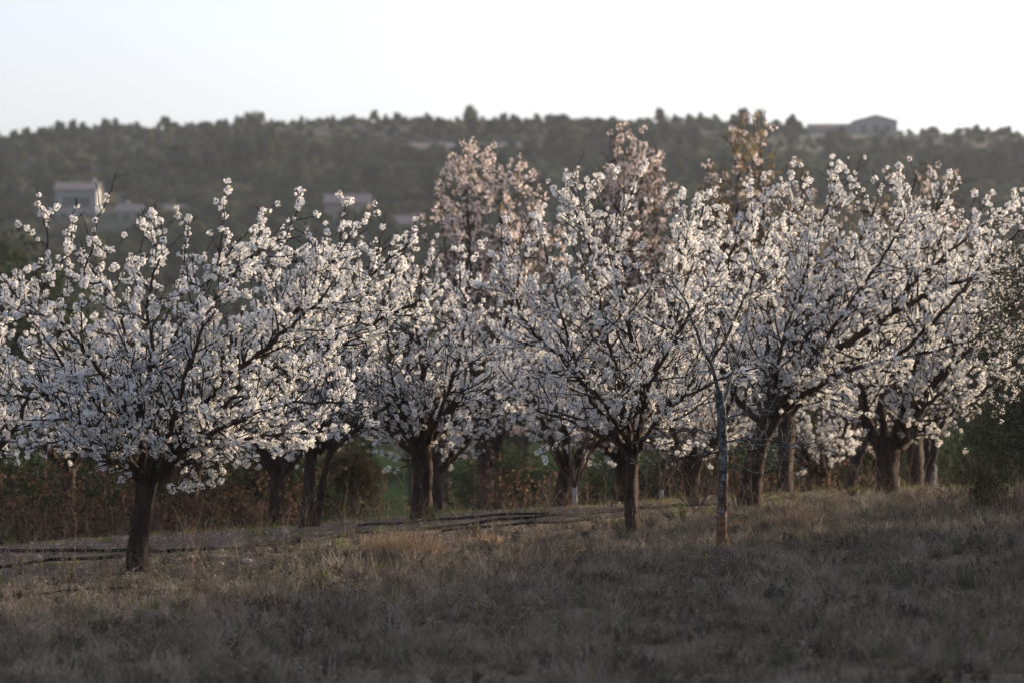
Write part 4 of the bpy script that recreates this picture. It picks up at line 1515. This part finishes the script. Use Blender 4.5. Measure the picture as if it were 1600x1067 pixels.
post('blue_post', 1459, 740, 80, 1.55, .06, 'bluepost', 'slim blue-grey post beyond the bank before the dark hedge')
post('yellow_post', 1471, 750, 78, .85, .05, 'yellowpost', 'short yellow post beside the slim blue-grey post')

# ------------------------------------------------------------------ houses on the hill
HOUSES = []


def house(name, px0, px1, base_py, top_py, D, label, wallm, roof='gable_x', depth=8.0, roof_h=1.4, wins=(), chims=(), wing=None, eave=.35, z=None):
    """wall block px0..px1 wide standing on the slope at distance D; wins: (u, v, w, h) in metres on the near wall, from its left bottom"""
    k = FPX / D
    x0, x1 = (px0 - 800) / k, (px1 - 800) / k
    cx = (x0 + x1) / 2
    W = x1 - x0
    zb = ZC - (base_py - HOR) / k
    H = (base_py - top_py) / k
    root = empty(name, (cx, D, zb))
    tag(root, label, 'house', 'houses on the hillside')
    HOUSES.append((cx, D + depth / 2, W * .56 + .5, depth))
    gz = min(hz1(cx, D), hz1(cx, D + depth)) - 1.5 - zb
    blocks = [(0, W, H, depth, roof, roof_h, 0.0)]
    if wing:
        blocks.append(wing)
        HOUSES.append((cx + wing[0], D + 4, wing[1] * .55, wing[3]))
    for bx, bw, bh, bd, rf, rh, by in blocks:
        mb = MB()
        mb.box((bx, by + bd / 2, (bh + gz) / 2), (bw, bd, bh - gz))
        if rf == 'gable_y':      # gable end faces the camera
            for yy in (by, by + bd):
                mb.add([(bx - bw / 2, yy, bh), (bx + bw / 2, yy, bh), (bx, yy, bh + rh)], [(0, 1, 2)])
        if rf == 'gable_x':
            for xx in (bx - bw / 2, bx + bw / 2):
                mb.add([(xx, by, bh), (xx, by + bd, bh), (xx, by + bd / 2, bh + rh)], [(0, 1, 2)])
        mb.build('wall', M[wallm], root, False)
        r = MB()
        t = .22
        e = eave
        if rf == 'gable_x':
            prof = [(by - e, bh - e * rh / (bd / 2)), (by + bd / 2, bh + rh), (by + bd + e, bh - e * rh / (bd / 2))]
            for sgn in (0, 1):
                (ya, za), (yb, zb2) = prof[sgn], prof[sgn + 1]
                xa, xb = bx - bw / 2 - e, bx + bw / 2 + e
                r.add([(xa, ya, za + .02), (xb, ya, za + .02), (xb, yb, zb2 + .02), (xa, yb, zb2 + .02), (xa, ya, za + t), (xb, ya, za + t), (xb, yb, zb2 + t), (xa, yb, zb2 + t)],
                      [(0, 3, 2, 1), (4, 5, 6, 7), (0, 1, 5, 4), (1, 2, 6, 5), (2, 3, 7, 6), (3, 0, 4, 7)])
        else:
            prof = [(bx - bw / 2 - e, bh - e * rh / (bw / 2)), (bx, bh + rh), (bx + bw / 2 + e, bh - e * rh / (bw / 2))]
            for sgn in (0, 1):
                (xa, za), (xb, zb2) = prof[sgn], prof[sgn + 1]
                ya, yb = by - e, by + bd + e
                r.add([(xa, ya, za + .02), (xb, ya, zb2 + .02), (xb, yb, zb2 + .02), (xa, yb, za + .02), (xa, ya, za + t), (xb, ya, zb2 + t), (xb, yb, zb2 + t), (xa, yb, za + t)],
                      [(0, 1, 2, 3), (4, 7, 6, 5), (0, 4, 5, 1), (1, 5, 6, 2), (2, 6, 7, 3), (3, 7, 4, 0)])
        ro = r.build('roof', M['tile'], root, False)
        for cxx, hh in (chims if bx == 0 else ()):
            c = MB()
            c.box((cxx, by + bd * .5, bh + rh * .6 + hh / 2), (.7, .7, hh + .6))
            c.box((cxx, by + bd * .5, bh + rh * .6 + hh + .38), (.9, .9, .14))
            c.build('chimney', M[wallm], ro, False)
    for u, v, ww, hh in wins:
        f = MB()
        f.box((-W / 2 + u, -.03, v + hh + .06), (ww + .24, .12, .12))
        f.box((-W / 2 + u, -.05, v - .05), (ww + .3, .18, .1))
        f.box((-W / 2 + u - ww / 2 - .06, -.03, v + hh / 2), (.12, .12, hh))
        f.box((-W / 2 + u + ww / 2 + .06, -.03, v + hh / 2), (.12, .12, hh))
        fo = f.build('window', M['shutter'], root, False)
        p = MB()
        p.box((-W / 2 + u, -.012, v + hh / 2), (ww, .04, hh))
        p.build('pane', M['pane'], fo, False)
    return root


house('house', 87, 151, 352, 297, 667, 'two-storey pale house with a dark upper gallery left on the hillside', 'wall_white', 'gable_x', 8, 1.3,
      [(3.6, 3.3, 4.4, 1.5), (1.4, .6, 1.0, 1.3), (5.6, .6, 1.0, 1.3)], [(2.6, 1.0)])
house('house', 184, 233, 352, 331, 660, 'low pale house with a grey roof next to the two-storey house', 'wall_white', 'gable_x', 7, 1.3, [(1.4, .5, 1.0, 1.3), (3.8, .3, 1.1, 1.6)], [(-1.5, .9), (2.2, .7)],
      wing=(5.5, 5.4, 1.9, 6.5, 'gable_x', 1.6, .4))
house('house', 508, 575, 392, 318, 630, 'pink-plastered house with one chimney low on the hillside behind the blossom', 'wall_pink', 'gable_x', 8, 1.5, [(1.8, 3.6, 1.0, 1.4), (5.0, 3.6, 1.0, 1.4), (3.4, .8, 1.1, 1.4)], [(2.6, .8)],
      wing=(8.2, 9.0, 4.4, 7, 'gable_x', 1.4, .5))
house('house', 640, 842, 253, 232, 790, 'long low pale villa across the middle of the hillside', 'wall_white', 'gable_x', 8, 1.1,
      [(2.5, .6, 1.2, 1.4), (6.5, .6, 1.2, 1.4), (11, .4, 2.2, 1.8), (16, .4, 2.4, 1.8), (20.5, .6, 1.2, 1.4), (24, .6, 1.2, 1.4)], [(-7, .7), (6, .7)])
house('house', 778, 818, 212, 198, 858, 'small pinkish house tucked under the ridge trees', 'wall_pink', 'gable_x', 6, 1.0, [(1.6, .6, .9, 1.2), (4.2, .6, .9, 1.2)])
house('house', 1335, 1402, 212, 190, 893, 'gabled house on the skyline with a long low wing', 'wall_cream', 'gable_y', 9, 1.35, [(2.2, .8, 1.0, 1.5), (5.0, .8, 1.0, 1.5), (7.6, .8, 1.0, 1.5)], (),
      wing=(-10.2, 10.2, 1.8, 7, 'gable_x', 1.0, .6))

# ------------------------------------------------------------------ scrub on the hill
SCR = []
for s, W, H, m in ((801, 1.9, 3.0, 'oak2'), (802, 2.6, 2.3, 'oak'), (803, 1.7, 4.2, 'oak'), (804, 2.3, 2.0, 'oak3'), (805, 1.5, 1.8, 'oak2')):
    mb, _ = lobes_foliage(s, 420, W, H, 8, .34, None, .8, .4)
    SCR.append(source('scrub_bush', mb, M[m]))
n = 9500
yy = RNG.uniform(445, 915, n)
xx = RNG.uniform(-1, 1, n) * yy * .155
keep = np.ones(n, bool)
for hx, hy, hr, hd_ in HOUSES:
    keep &= ~((np.abs(xx - hx) < hr + 1.2) & (yy > hy - hd_ / 2 - (28 if hy > 880 else 15) - 4 * np.sin(xx * .9)) & (yy < hy + hd_ / 2 + 2))
xx, yy = xx[keep], yy[keep]
n = len(xx)
pt = .5 + .5 * np.sin(xx * .06 + 2 * np.sin(yy * .02)) * np.sin(yy * .05 + xx * .02)
idx = np.where(RNG.random(n) < .16 * (1 - pt) + .05, 3, np.where(RNG.random(n) < pt * .45, 2, RNG.choice([0, 1, 4], n)))
sc_ = RNG.uniform(.4, 1.0, n) ** 1.5 * 1.5 * (.75 + .8 * pt) * (1 - .48 * sstep(700, 880, yy))
o = scatter('hillside_scrub', np.stack([xx, yy, hz(xx, yy) - .25], 1), np.stack([np.zeros(n), np.zeros(n), RNG.uniform(0, 6.3, n)], 1), sc_, idx, SCR)
tag(o, 'evergreen scrub wood covering the hillside up to the skyline', 'woodland')

GS = 'trees standing out on the skyline'
rt = [evergreen('skyline_tree', 811, 2.6, 4.6, 'tree', 'tree', 2200, 14, .22, GS, 'oak', .18), evergreen('skyline_tree', 812, 1.7, 4.4, 'tree', 'tree', 1600, 10, .20, GS, 'oak2', .15)]
fu = [True, True]
for i, (px, top, k, lab) in enumerate([(12, 203, 0, ''), (76, 195, 0, 'bushy tree on the skyline above the two-storey house'), (45, 204, 1, ''), (213, 186, 1, 'slim tree on the skyline above the low grey-roofed house'), (240, 192, 1, ''), (292, 183, 0, ''), (345, 184, 0, ''),
                                       (393, 172, 0, 'broad tree rising from the skyline between two lower stretches of scrub'), (470, 178, 1, 'lone pointed tree on the bare skyline above the pink house'), (595, 181, 0, ''), (632, 183, 0, ''), (735, 163, 0, 'tallest round tree on the skyline above the long low villa'), (700, 178, 1, ''),
                                       (877, 176, 0, ''), (905, 178, 0, ''), (1002, 176, 0, ''), (840, 180, 1, ''), (960, 184, 1, ''), (1060, 186, 1, ''), (1130, 186, 0, ''), (1235, 197, 1, ''), (1525, 197, 0, 'broad tree on the skyline right of the gabled house'), (1560, 203, 0, ''), (1595, 209, 1, '')]):
    o = rt[k] if fu[k] else copy_tree(rt[k])
    fu[k] = False
    D = 885 + (i * 7) % 12
    x = (px - 800) / FPX * D
    z = hz1(x, D)
    H = ZC + (HOR - top) / FPX * D - z
    o.location = (x, D, z - .2)
    s = max(.35, H / (4.6 if k == 0 else 4.4) * (.95 if lab else .5))
    o.scale = (s * rnd.uniform(.95, 1.25), s, s)
    o.rotation_euler = (0, 0, i * 1.1)
    o['label'] = lab or ('rounded dark tree standing among the skyline scrub' if k == 0 else 'small slim tree standing among the skyline scrub')
    o['group'] = GS

# ------------------------------------------------------------------ haze
mb = MB()
mb.box((0, 552, 46), (820, 1204, 104))


def _haze(nt, out):
    p = nd(nt, 'ShaderNodeVolumePrincipled')
    p.inputs['Color'].default_value = (.76, .85, .98, 1)
    p.inputs['Density'].default_value = .00008
    p.inputs['Anisotropy'].default_value = .3
    nt.links.new(p.outputs[0], out.inputs['Volume'])


hzo = mb.build('haze', mat('haze_air', _haze), None, False)
tag(hzo, 'thin pale haze in the air over the valley', 'haze', None, 'stuff')
print('hill min z', float(hz(np.linspace(-400, 400, 50)[None], np.linspace(-45, 1150, 300)[:, None]).min()), float(hz(np.linspace(-400, 400, 50)[None], np.linspace(-45, 1150, 300)[:, None]).max()))
